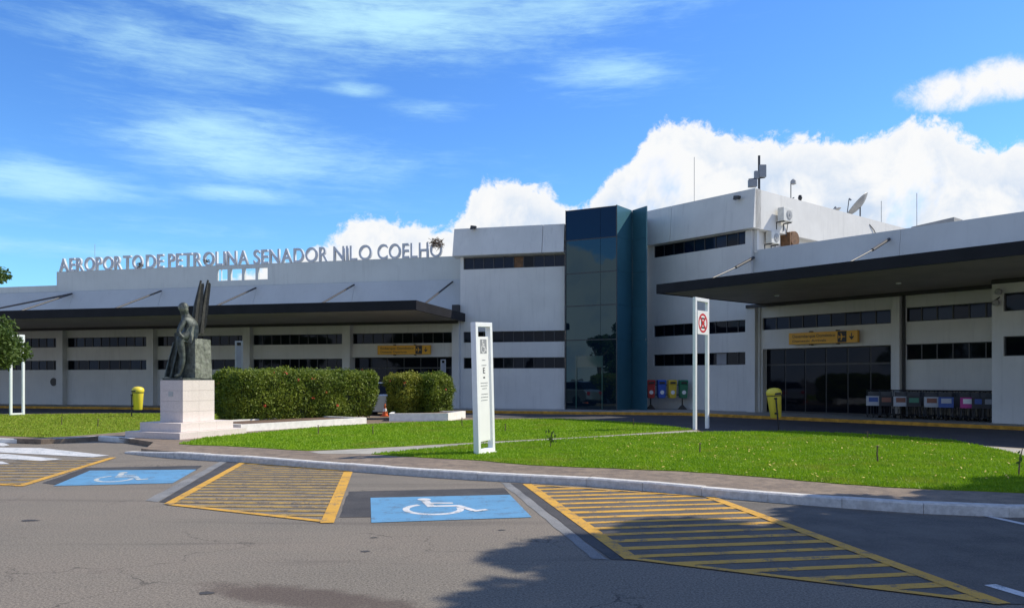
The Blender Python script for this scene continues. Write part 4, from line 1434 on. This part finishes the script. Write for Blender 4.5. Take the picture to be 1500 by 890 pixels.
def slab_course(x0, x1, y0, y1, z0, z1, nx, ny, core_in=.03, name='granite_slab'):
    """stone slabs round a block: nx along x faces, ny along y faces"""
    t_ = .04; g = .0022
    for s, yy in ((-1, y0), (1, y1)):
        for k in range(nx):
            a = x0 + (x1 - x0) * k / nx; b = x0 + (x1 - x0) * (k + 1) / nx
            part(name, MB().box(a + g, b - g, yy if s < 0 else yy - t_, yy + t_ if s < 0 else yy, z0 + g, z1 - g), 'granite', mon)
    for s, xx in ((-1, x0), (1, x1)):
        for k in range(ny):
            a = y0 + t_ + (y1 - y0 - 2 * t_) * k / ny; b = y0 + t_ + (y1 - y0 - 2 * t_) * (k + 1) / ny
            part(name, MB().box(xx if s < 0 else xx - t_, xx + t_ if s < 0 else xx, a + g, b - g, z0 + g, z1 - g), 'granite', mon)
    part('core', MB().box(x0 + .01, x1 - .01, y0 + .01, y1 - .01, z0, z1 - .003), 'granite', mon)
slab_course(-1.155, 1.155, -.93, .93, 0, .20, 4, 3)
slab_course(-.90, .90, -.70, .70, .20, .42, 3, 2)
zp = .42
ztp = 1.575 - (KZ - .04)
for k in range(4):
    slab_course(-.54, .54, -.39, .39, zp + (ztp - zp) * k / 4, zp + (ztp - zp) * (k + 1) / 4, 2, 1)
part('inscription_plate', MB().box(-.546, -.541, -.06, .10, 1.08, 1.2), 'white_metal', mon)

# bronze statue: local x to the right of the picture, y away from the camera, z up
rx = Vector((.925, .38, 0))
MS = Matrix.Translation((mc.x, mc.y, 1.575)) @ Matrix.Rotation(math.atan2(rx.y, rx.x), 4, 'Z')
stt = thing('bronze_statue', MS, 'green bronze statue of a bowed winged figure seated on a block atop the pedestal', 'statue')
px = .0179
def sp_(u, v, y=0.0): return Vector(((u - 275) * px, y, (557 - v) * px))
mb = MB().prism([(-.62, -.33), (.66, -.45), (.70, .40), (-.55, .45)], 0, .055, 'z')
mb = MB().box(-.50, .50, -.355, .355, .0, .055)
part('base_plate', mb, 'bronze', stt, MS @ Matrix.Rotation(rzm - math.atan2(rx.y, rx.x), 4, 'Z'))
# rough block (tapering, uneven)
bm = bmesh.new()
bmesh.ops.create_cube(bm, size=1)
bmesh.ops.subdivide_edges(bm, edges=bm.edges, cuts=7, use_grid_fill=True)
import mathutils.noise as mn
for v_ in bm.verts:
    x_, y_, z_ = v_.co
    k_ = 1.0 - z_ * .10
    v_.co = Vector((x_ * .56 * k_, y_ * .42 * k_, .05 + (z_ + .5) * 1.03))
    nn = mn.noise(v_.co * 5) * .03 + mn.noise(v_.co * 14) * .012
    v_.co += Vector((nn, nn * .6, nn * .5))
me = bpy.data.meshes.new('stone_block'); bm.to_mesh(me); bm.free()
for f in me.polygons: f.use_smooth = False
me.materials.append(MATS['bronze_pale'])
o = bpy.data.objects.new('stone_block', me)
put(o, MS @ Matrix.Translation((.235, .02, 0)) @ Matrix.Rotation(rzm - math.atan2(rx.y, rx.x), 4, 'Z'), stt)


def skin(name, pts, edges_, rads, mat, parent, M, sub=2, root=0):
    me = bpy.data.meshes.new(name)
    me.from_pydata([tuple(p) for p in pts], edges_, [])
    me.materials.append(MATS[mat])
    o = bpy.data.objects.new(name, me)
    put(o, M, parent)
    s = o.modifiers.new('skin', 'SKIN'); s.use_smooth_shade = True
    for i, r in enumerate(rads):
        sv = me.skin_vertices[0].data[i]
        sv.radius = (r, r) if not isinstance(r, tuple) else r
        sv.use_root = (i == root)
    ss = o.modifiers.new('sub', 'SUBSURF'); ss.levels = ss.render_levels = sub
    return o
J = dict(pelvis=sp_(284, 492), waist=sp_(282, 482, -.02), chest=sp_(276, 472, -.05), neck=sp_(272, 463, -.07), head0=sp_(270.5, 458, -.10), head1=sp_(269, 452, -.14),
         sl=sp_(270, 470, -.22), el=sp_(262, 489, -.34), hl=sp_(270, 497, -.36),
         sr=sp_(281, 470, .14), er=sp_(272, 487, .2), hr=sp_(265, 494, .12),
         kl=sp_(264, 495, -.28), al=sp_(269, 528, -.26), fl=sp_(264, 549, -.30), tl_=sp_(257, 552, -.34),
         kr=sp_(262, 500, .05), ar=sp_(260, 530, .02), fr_=sp_(259, 549, .0), tr_=sp_(253, 552, -.04))
names = list(J)
E = [('pelvis', 'waist'), ('waist', 'chest'), ('chest', 'neck'), ('neck', 'head0'), ('head0', 'head1'), ('chest', 'sl'), ('sl', 'el'), ('el', 'hl'), ('chest', 'sr'), ('sr', 'er'), ('er', 'hr'),
     ('pelvis', 'kl'), ('kl', 'al'), ('al', 'fl'), ('fl', 'tl_'), ('pelvis', 'kr'), ('kr', 'ar'), ('ar', 'fr_'), ('fr_', 'tr_')]
rad = dict(pelvis=.23, waist=.20, chest=.215, neck=.10, head0=.11, head1=.12, sl=.085, el=.06, hl=.045, sr=.085, er=.06, hr=.045, kl=.11, al=.08, fl=.05, tl_=.04, kr=.11, ar=.08, fr_=.05, tr_=.04)
skin('body', [J[n] for n in names], [(names.index(a), names.index(b)) for a, b in E], [rad[n] for n in names], 'bronze', stt, MS)
# head details
hb = MB()
hb.lathe([(.01, -.13), (.07, -.115), (.105, -.05), (.118, .02), (.105, .08), (.06, .12), (.01, .135)], 16, Matrix.Translation(J['head1']) @ Matrix.Rotation(R(-35), 4, 'Y'))
part('head', hb, 'bronze_pale', stt, smooth=True)
part('hair', MB().lathe([(.12, -.02), (.128, .03), (.115, .09), (.07, .135), (.01, .15)], 16, Matrix.Translation(J['head1'] + Vector((.015, .01, .0))) @ Matrix.Rotation(R(-20), 4, 'Y')), 'bronze', stt, smooth=True)
# drapery hanging at left, folded
def drape(x0, x1, z1, z0, y, n, amp, ph, mat='bronze'):
    mb = MB(); rows_ = 8
    vs = []
    for i in range(rows_ + 1):
        s = i / rows_
        for k in range(n + 1):
            q_ = k / n
            x_ = x0 + (x1 - x0) * q_ + .05 * math.sin(s * 3 + q_ * 4 + ph) + (-.10 * s)
            y_ = y + amp * math.sin(q_ * 14 + ph + s * 1.2) * (0.4 + s) 
            vs.append((x_, y_, z1 + (z0 - z1) * s + .02 * math.sin(q_ * 9)))
    n0 = len(vs)
    vs2 = [(a, b + .05, c) for a, b, c in vs]
    fs = []
    for i in range(rows_):
        for k in range(n):
            a = i * (n + 1) + k
            fs.append((a, a + 1, a + n + 2, a + n + 1)); fs.append((n0 + a, n0 + a + n + 1, n0 + a + n + 2, n0 + a + 1))
    for i in range(rows_):
        for k in (0, n):
            a = i * (n + 1) + k; fs.append((a, a + n + 1, n0 + a + n + 1, n0 + a))
    mb.add(vs + vs2, fs)
    part('drapery', mb, mat, stt, smooth=True)
drape(-.34, .04, 1.22, .06, -.14, 18, .045, .3)
drape(-.42, -.12, .98, .06, .02, 16, .04, 1.7)
drape(.0, .26, 1.42, .98, -.26, 12, .03, 2.2, 'bronze_pale')
# two raised wings built of long feathers
def wing(root, tip, y, w0, lab):
    wg = bpy.data.objects.new('wing', None); put(wg, MS, stt)
    d = (tip - root); L = d.length; d.normalize(); side = Vector((d.z, 0, -d.x))
    part('wing_bone', MB().tube([root, root + d * L * .5 - side * .02, tip], [.085, .07, .025], 8), 'bronze_dark', wg, smooth=True)
    for k in range(7):
        s0 = k / 7 * .75
        a = root + d * L * s0
        e = root + d * L * min(1.0, s0 + .32) + side * (w0 * (1 - s0 * .75))
        wv = .055
        mb = MB().prism([(0, -wv), (.5, -wv * 1.3), (.9, -wv * .7), (1.0, 0), (.9, wv * .7), (.5, wv * 1.3), (0, wv)], -.012, .012, 'y')
        v0 = e - a; ln = v0.length; v0.normalize()
        Mx = Matrix(((v0.x * ln, 0, -v0.z, a.x), (0, 1, 0, a.y + random.uniform(-.02, .02)), (v0.z * ln, 0, v0.x, a.z), (0, 0, 0, 1)))
        mb.v = [tuple(Mx @ Vector(p_)) for p_ in mb.v]
        part('feather', mb, 'bronze_dark', wg)
wing(sp_(283, 484, .02), sp_(293, 410, .0), .0, .13, 'left')
wing(sp_(292, 488, .12), sp_(303, 408, .12), .12, .10, 'right')

# ------------------------------------------------------------------ hedges


def box_shell(n, w_, l, h, rnd=.34, noise=.05):
    """points and outward normals on a rounded box standing on z=0"""
    A_ = np.array([w_ * l, w_ * h, w_ * h, l * h, l * h])
    f = rng.choice(5, n, p=A_ / A_.sum())
    a, b = rng.uniform(-.5, .5, n), rng.uniform(-.5, .5, n)
    P = np.zeros((n, 3)); N = np.zeros((n, 3))
    m = f == 0; P[m] = np.stack([a[m] * w_, b[m] * l, np.full(m.sum(), h)], 1); N[m] = (0, 0, 1)
    for i, s in ((1, -1), (2, 1)):
        m = f == i; P[m] = np.stack([a[m] * w_, np.full(m.sum(), s * l / 2), (b[m] + .5) * h], 1); N[m] = (0, s, 0)
    for i, s in ((3, -1), (4, 1)):
        m = f == i; P[m] = np.stack([np.full(m.sum(), s * w_ / 2), a[m] * l, (b[m] + .5) * h], 1); N[m] = (s, 0, 0)
    # round the corners towards an inner box
    inn = np.stack([np.clip(P[:, 0], -w_ / 2 + rnd, w_ / 2 - rnd), np.clip(P[:, 1], -l / 2 + rnd, l / 2 - rnd), np.clip(P[:, 2], rnd * .6, h - rnd)], 1)
    d = P - inn; ln = np.linalg.norm(d, axis=1)[:, None] + 1e-6
    P = inn + d / ln * rnd; N = d / ln
    lump = np.array([mn.noise(Vector(p) * 1.7) for p in P]) * .17 + np.array([mn.noise(Vector(p) * 5.5) for p in P]) * .05
    P += N * (lump[:, None] + rng.normal(0, noise, n)[:, None])
    return P, N


def hedge(M, w_, l, h, n, label, mat='hedge_leaf', lsize=.040, flowers=10, taper=.18, stems=6, side_bias=1):
    hd = thing('hedge', M, label, 'hedge')
    P, N = box_shell(n, w_, l, h)
    zf = np.clip(P[:, 2] / h, 0, 1)
    sc = 1 - taper * (1 - zf) ** 2 
    P[:, 0] *= sc; P[:, 1] *= 1 - (1 - sc) * .5
    P[:, 2] += .10 * (1 - zf)
    o = bpy.data.objects.new('leaves', np_mesh('leaves', leaf_verts(P, lsize, N, .45), 4, mat)); put(o, M, hd); tag(o, kind='stuff')
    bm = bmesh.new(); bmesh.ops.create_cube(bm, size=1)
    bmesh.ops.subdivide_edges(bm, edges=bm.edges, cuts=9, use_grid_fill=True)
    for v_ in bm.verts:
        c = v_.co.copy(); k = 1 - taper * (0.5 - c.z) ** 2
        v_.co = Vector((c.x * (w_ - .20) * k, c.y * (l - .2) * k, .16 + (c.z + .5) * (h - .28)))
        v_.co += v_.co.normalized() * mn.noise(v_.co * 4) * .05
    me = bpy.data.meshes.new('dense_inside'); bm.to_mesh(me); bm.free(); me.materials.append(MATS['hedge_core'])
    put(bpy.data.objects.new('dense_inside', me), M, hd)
    mb = MB()
    for k in range(stems):
        y_ = -l / 2 + l * (k + .5) / stems
        x_ = random.uniform(-.15, .15) * w_
        mb.tube([(x_, y_, -.02), (x_ + random.uniform(-.08, .08), y_, .35)], [.035, .02], 6)
    part('stems', mb, 'bark', hd, kind='stuff')
    Q, NQ = box_shell(flowers * 3, w_, l, h, noise=.01)
    sel = Q[:, 2] > .4
    Q, NQ = Q[sel][:flowers], NQ[sel][:flowers]
    vv = []
    for q_, nq in zip(Q, NQ):
        c = q_ + nq * .05 + rng.normal(0, .022, size=(7, 3))
        vv.append(leaf_verts(c, .034, nq[None, :], .6))
    o = bpy.data.objects.new('flowers', np_mesh('flowers', np.concatenate(vv), 4, 'petal_red')); put(o, M, hd); tag(o, kind='stuff')
    return hd
# long hedge: sunlit face recedes to the right
h0 = Vector(G(358, 624, KZ)); h1 = Vector(G(557, 614.5, KZ))
dv = (h1 - h0); hl = dv.length; dvn = dv.normalized(); nv = Vector((-dvn.y, dvn.x))
hw = 1.9
cH = h0 + dv / 2 + nv * (hw / 2 + .15)
hedge(TR(cH.x, cH.y, KZ, math.atan2(dvn.y, dvn.x) - R(90)), hw, hl + .2, 1.70, 64000, 'long clipped green hedge with red flowers right of the monument', flowers=20, stems=12)
x, y = G(590, 613.5, KZ)
hedge(TR(x, y + .5, KZ, R(-35)), 1.15, 1.25, 1.62, 14000, 'small clipped yellowish bush right of the long hedge', mat='hedge_leaf_yellow', flowers=4, taper=.42, stems=2)
x, y = G(632, 612.5, KZ)
hedge(TR(x, y + .5, KZ, R(-35)), 1.20, 1.40, 1.62, 16000, 'clipped bush with red flowers at the right end of the planters', flowers=14, taper=.35, stems=3)

# white planters: low walls around soil


def planter(pts, h, label):
    """pts: front line of the low wall, walked left to right, then the back"""
    base_ = pts[0]
    th = thing('planter', TR(base_[0], base_[1], KZ), label, 'planter', 'low white planters under the hedges')
    n = len(pts)
    for i in range(n):
        a, b = Vector(pts[i]), Vector(pts[(i + 1) % n])
        d = (b - a).normalized(); nn = Vector((-d.y, d.x))
        q = [a, b, b + nn * .12 - d * .121, a + nn * .12 + d * .121]
        mbp = MB().prism([tuple(k - Vector(base_)) for k in q], 0, h + i * .0015, 'z')
        part('planter_wall', mbp, 'kerb_white', th)
    c = sum((Vector(p_) for p_ in pts), Vector((0, 0))) / n
    mbs = MB().prism([tuple(Vector(p_) + (c - Vector(p_)).normalized() * .13 - Vector(base_)) for p_ in pts], 0, h - .04, 'z')
    part('soil', mbs, 'soil', th)
a_, b_ = Vector(G(353, 632, KZ)), Vector(G(537, 620, KZ))
d_ = (b_ - a_).normalized(); n_ = Vector((-d_.y, d_.x))
planter([tuple(a_), tuple(b_), tuple(b_ + n_ * 2.4), tuple(a_ + n_ * 2.4)], .20, 'long low white planter wall under the long hedge')
a_, b_ = Vector(G(570, 616.5, KZ)), Vector(G(656.5, 616, KZ))
planter([tuple(a_), tuple(b_), tuple(b_ + Vector((.5, 2.0))), tuple(a_ + Vector((-.2, 2.4)))], .27, 'short low white planter wall under the two small bushes')

# traffic cone between the hedges
x, y = G(564, 609.5, KZ)
cn_ = thing('traffic_cone', TR(x, y, KZ), 'orange traffic cone with a pale band between the long hedge and the small bushes', 'traffic cone')
part('cone_base', MB().box(-.17, .17, -.17, .17, 0, .03), 'cone_orange', cn_)
part('cone_body', MB().lathe([(.13, .03), (.09, .20)], 16).lathe([(.062, .32), (.025, .50), (.02, .51)], 16), 'cone_orange', cn_, smooth=True)
part('reflective_band', MB().lathe([(.09, .201), (.062, .319)], 16), 'print_white', cn_, smooth=True)

# thin stakes and seedlings in the lawns
stakes = [(466, 636, 14, 'left of the other stakes, below the long planter'), (546, 637, 13, 'on the narrow lawn below the gap between the hedges'), (677, 624, 13, 'just left of the leaning totem'),
          (740, 632, 12, 'just right of the leaning totem'), (928, 623, 10, 'left of the no stopping sign at the lane'), (1025, 664, 16, 'in the middle of the front lawn, below the no stopping sign'),
          (1286, 678, 26, 'upright in the right part of the front lawn'), (1270, 642, 8, 'tiny, at the lane edge before the luggage carts'), (90, 622, 12, 'on the left lawn near the tall white frame'), (143, 625, 12, 'on the left lawn left of the yellow bin')]
s0 = None
for u, v_, hp, lb in stakes:
    x, y = G(u, v_, KZ)
    h = max(.18, hp * y / F_PX)
    M = TR(x, y, KZ, random.uniform(0, 6)) @ Matrix.Rotation(random.uniform(-.08, .08), 4, 'X')
    if s0 is None:
        s0 = c = thing('plant_stake', M, '', 'stake', 'thin stakes in the lawns')
        part('stake', MB().tube([(0, 0, -.05), (.01, 0, .5), (.0, .01, 1.0)], [.016, .013, .011], 6), 'bark', c)
        part('top_knot', MB().tube([(-.035, 0, .93), (.035, 0, .98)], .016, 5), 'bark', c)
        s0.scale = (1, 1, h); s0.matrix_basis = M @ Matrix.Diagonal((1, 1, h, 1))
    else:
        c = copy_tree(s0, M @ Matrix.Diagonal((1, 1, h, 1)))
    c['label'] = 'thin dark stake ' + lb
for u, v_, hh, lb, nl in [(806, 655, .36, 'small leafy seedling on the front lawn right of the totem', 26), (1492, 697, .42, 'leaning dark seedling stem at the right end of the front lawn', 8)]:
    x, y = G(u, v_, KZ)
    sd = thing('seedling', TR(x, y, KZ), lb, 'seedling', 'seedlings in the front lawn')
    part('stem', MB().tube([(0, 0, -.03), (.02, 0, hh * .6), (.06, 0, hh)], [.014, .01, .006], 6), 'bark', sd)
    c = np.stack([rng.normal(.03, .05, nl), rng.normal(0, .05, nl), rng.uniform(hh * .35, hh, nl)], 1)
    o = bpy.data.objects.new('leaves', np_mesh('leaves', leaf_verts(c, .05), 4, 'tree_leaf')); put(o, WM[sd], sd); tag(o, kind='stuff')

# ------------------------------------------------------------------ trees


def tree(name, M, trunk_h, crown_c, crown_r, n, label, seed, lsize=.075, clumps=34, group=None, lean=(0, 0)):
    r_ = np.random.default_rng(seed); rd = random.Random(seed)
    t_ = thing(name, M, label, 'tree', group)
    mb = MB()
    top_ = Vector((lean[0], lean[1], trunk_h))
    mb.tube([(0, 0, -.1), (lean[0] * .3, lean[1] * .3, trunk_h * .5), top_], [.20, .15, .12], 10)
    cc = Vector(crown_c)
    C = []
    for k in range(clumps):
        q = rd.uniform(0, 6.283); ph = math.acos(rd.uniform(-.75, 1)); rr = rd.uniform(.45, 1.0)
        c = cc + Vector((math.sin(ph) * math.cos(q) * crown_r[0], math.sin(ph) * math.sin(q) * crown_r[1], math.cos(ph) * crown_r[2])) * rr
        C.append(c)
        if k % 3 == 0:
            mid = top_.lerp(c, .5) + Vector((rd.uniform(-.2, .2), rd.uniform(-.2, .2), -.1))
            mb.tube([top_ - Vector((0, 0, .2)), mid, c], [.075, .045, .012], 6)
    part('trunk', mb, 'bark', t_, smooth=True)
    per = n // clumps
    pts, nr = [], []
    for c in C:
        rad_ = rd.uniform(.35, .62) * min(crown_r) * .62 + .18
        d = r_.normal(size=(per, 3)); d /= np.linalg.norm(d, axis=1)[:, None]
        rr = rad_ * r_.uniform(.25, 1.0, per) ** .5
        pts.append(np.array(c)[None] + d * rr[:, None] * np.array([1.1, 1.1, .8])); nr.append(d)
    P_, N_ = np.concatenate(pts), np.concatenate(nr)
    o = bpy.data.objects.new('crown', np_mesh('crown', leaf_verts(P_, lsize, N_, .3), 4, 'tree_leaf')); put(o, M, t_); tag(o, kind='stuff')
    return t_
# tree at the left edge of the picture
tree('street_tree', TR(-14.3, 20.6, KZ - .02), 1.5, (0, 0, 2.45), (1.45, 1.2, .62), 17000, 'leafy tree at the left edge in front of the white sign frame', 3, .06, 46)
tree('street_tree', TR(-15.3, 22.0, KZ - .02), 2.6, (0, 0, 4.45), (1.2, 1.2, .45), 12000, 'taller tree behind the leafy one at the left edge', 8, .06, 36)
# trees right of the camera whose shade falls over the car park
tree('shade_tree', TR(12.0, 7.6, 0), 2.6, (0, 0, 5.2), (4.6, 4.3, 2.2), 46000, 'broad tree just outside the right edge shading the car park', 5, .16, 70, 'trees around the car park')
tree('tall_shade_tree', TR(13.6, 8.6, 0), 5.4, (-.7, -.1, 8.7), (3.9, 3.2, 1.6), 46000, 'tall tree outside the right edge whose crown shades the yellow hatching', 15, .16, 80, 'trees around the car park')
tree('shade_tree', TR(13.5, 11.3, KZ), 2.4, (-.2, -.3, 4.6), (3.0, 2.2, 1.6), 26000, 'broad tree beyond the right edge shading the lawn end', 6, .12, 50, 'trees around the car park')
# trees mirrored in the glass tower
t0_ = tree('far_tree', TR(-24, 11, 0), 2.2, (0, 0, 4.3), (3.4, 3.4, 2.6), 14000, 'bushy tree left of the car park, nearest the crossing', 12, .16, 40, 'trees mirrored in the glass')
for i, (x, y, rz, lb) in enumerate([(-31, 4, 1.2, 'bushy tree left of the car park, second from the crossing'), (-38, 15, 2.4, 'bushy tree far left of the car park, behind the others'), (-28, -5, 3.3, 'bushy tree left of the car park, behind the camera'), (-14, -14, 4.2, 'bushy tree behind the camera in the car park')]):
    c = copy_tree(t0_, TR(x, y, 0, rz)); c['label'] = lb

# ------------------------------------------------------------------ parked cars (seen mirrored in the glass tower)


def car(M, paint, label):
    c = thing('parked_car', M, label, 'car')
    side = [(-2.05, .35), (-2.08, .62), (-1.95, .86), (-1.15, .98), (.6, 1.0), (1.75, .98), (1.98, .85), (2.02, .40), (1.7, .26), (-1.75, .26)]
    mb = MB(); 
    n = len(side); W_ = .84
    rings = []
    for yy, inset, zoff in [(-W_, .06, .0), (-W_ + .05, .0, .0), (W_ - .05, .0, .0), (W_, .06, .0)]:
        rings.append([(x_ * (1 - inset * .35), yy, z_ - (inset * .6 if z_ > .8 else 0)) for x_, z_ in side])
    vs = [p_ for r_ in rings for p_ in r_]
    fs = [(i * n + k, i * n + (k + 1) % n, (i + 1) * n + (k + 1) % n, (i + 1) * n + k) for i in range(3) for k in range(n)]
    fs += [tuple(range(n))[::-1], tuple(range(3 * n, 4 * n))]
    mb.add(vs, fs)
    part('body', mb, paint, c, bevel=.04)
    lo = [(-1.25, .97), (1.80, .97)]; hi = [(-.45, 1.46), (1.25, 1.44)]
    def cab(s0_, s1, z0, z1, w0, w1):
        return MB().add([(s0_[0], -w0, z0), (s0_[1], -w0, z0), (s0_[1], w0, z0), (s0_[0], w0, z0), (s1[0], -w1, z1), (s1[1], -w1, z1), (s1[1], w1, z1), (s1[0], w1, z1)],
                        [(3, 2, 1, 0), (4, 5, 6, 7), (0, 1, 5, 4), (1, 2, 6, 5), (2, 3, 7, 6), (3, 0, 4, 7)])
    part('windows', cab((-1.22, 1.78), (-.50, 1.30), .95, 1.43, .765, .60), 'window_glass', c)
    part('roof', cab((-.50, 1.30), (-.36, 1.15), 1.43, 1.475, .605, .56), paint, c, bevel=.015)
    for sy in (-1, 1):
        for x_ in (.28, 1.28, -.52):
            top_x = x_ * .8 - .03
            part('window_pillar', MB().add([(x_ - .04, sy * .772, .95), (x_ + .04, sy * .772, .95), (top_x + .04, sy * .608, 1.435), (top_x - .04, sy * .608, 1.435), (x_ - .04, sy * .74, .95), (x_ + .04, sy * .74, .95), (top_x + .04, sy * .58, 1.435), (top_x - .04, sy * .58, 1.435)],
                                           [(0, 1, 2, 3), (7, 6, 5, 4), (0, 4, 5, 1), (1, 5, 6, 2), (2, 6, 7, 3), (3, 7, 4, 0)]), paint, c)
        part('mirror', MB().box(-.62, -.50, sy * .86, sy * 1.0, .95, 1.08), paint, c)
        part('headlight', MB().box(-2.07, -1.85, sy * .60 - .14, sy * .60 + .14, .64, .78), 'print_white', c, bevel=.02)
        part('tail_light', MB().box(1.85, 2.02, sy * .62 - .12, sy * .62 + .12, .66, .86), 'print_red', c, bevel=.02)
        for x_ in (-1.30, 1.28):
            Mw = Matrix.Translation((x_, sy * .76, .31)) @ Matrix.Rotation(R(90), 4, 'X')
            wh = part('wheel', MB().lathe([(.20, -.10), (.30, -.10), (.315, -.05), (.315, .05), (.30, .10), (.20, .10)], 20, Mw), 'rubber', c, smooth=True)
            part('rim', MB().lathe([(.05, -.105), (.19, -.103), (.19, .103), (.05, .105)], 12, Mw), 'chrome', wh)
    part('number_plate', MB().box(-2.10, -2.075, -.2, .2, .42, .52), 'print_white', c)
    return c
car(TR(-5.0, 32.9, 0, R(-16)), 'car_silver', 'silver hatchback in the lane behind the small bushes, mirrored in the tower glass')
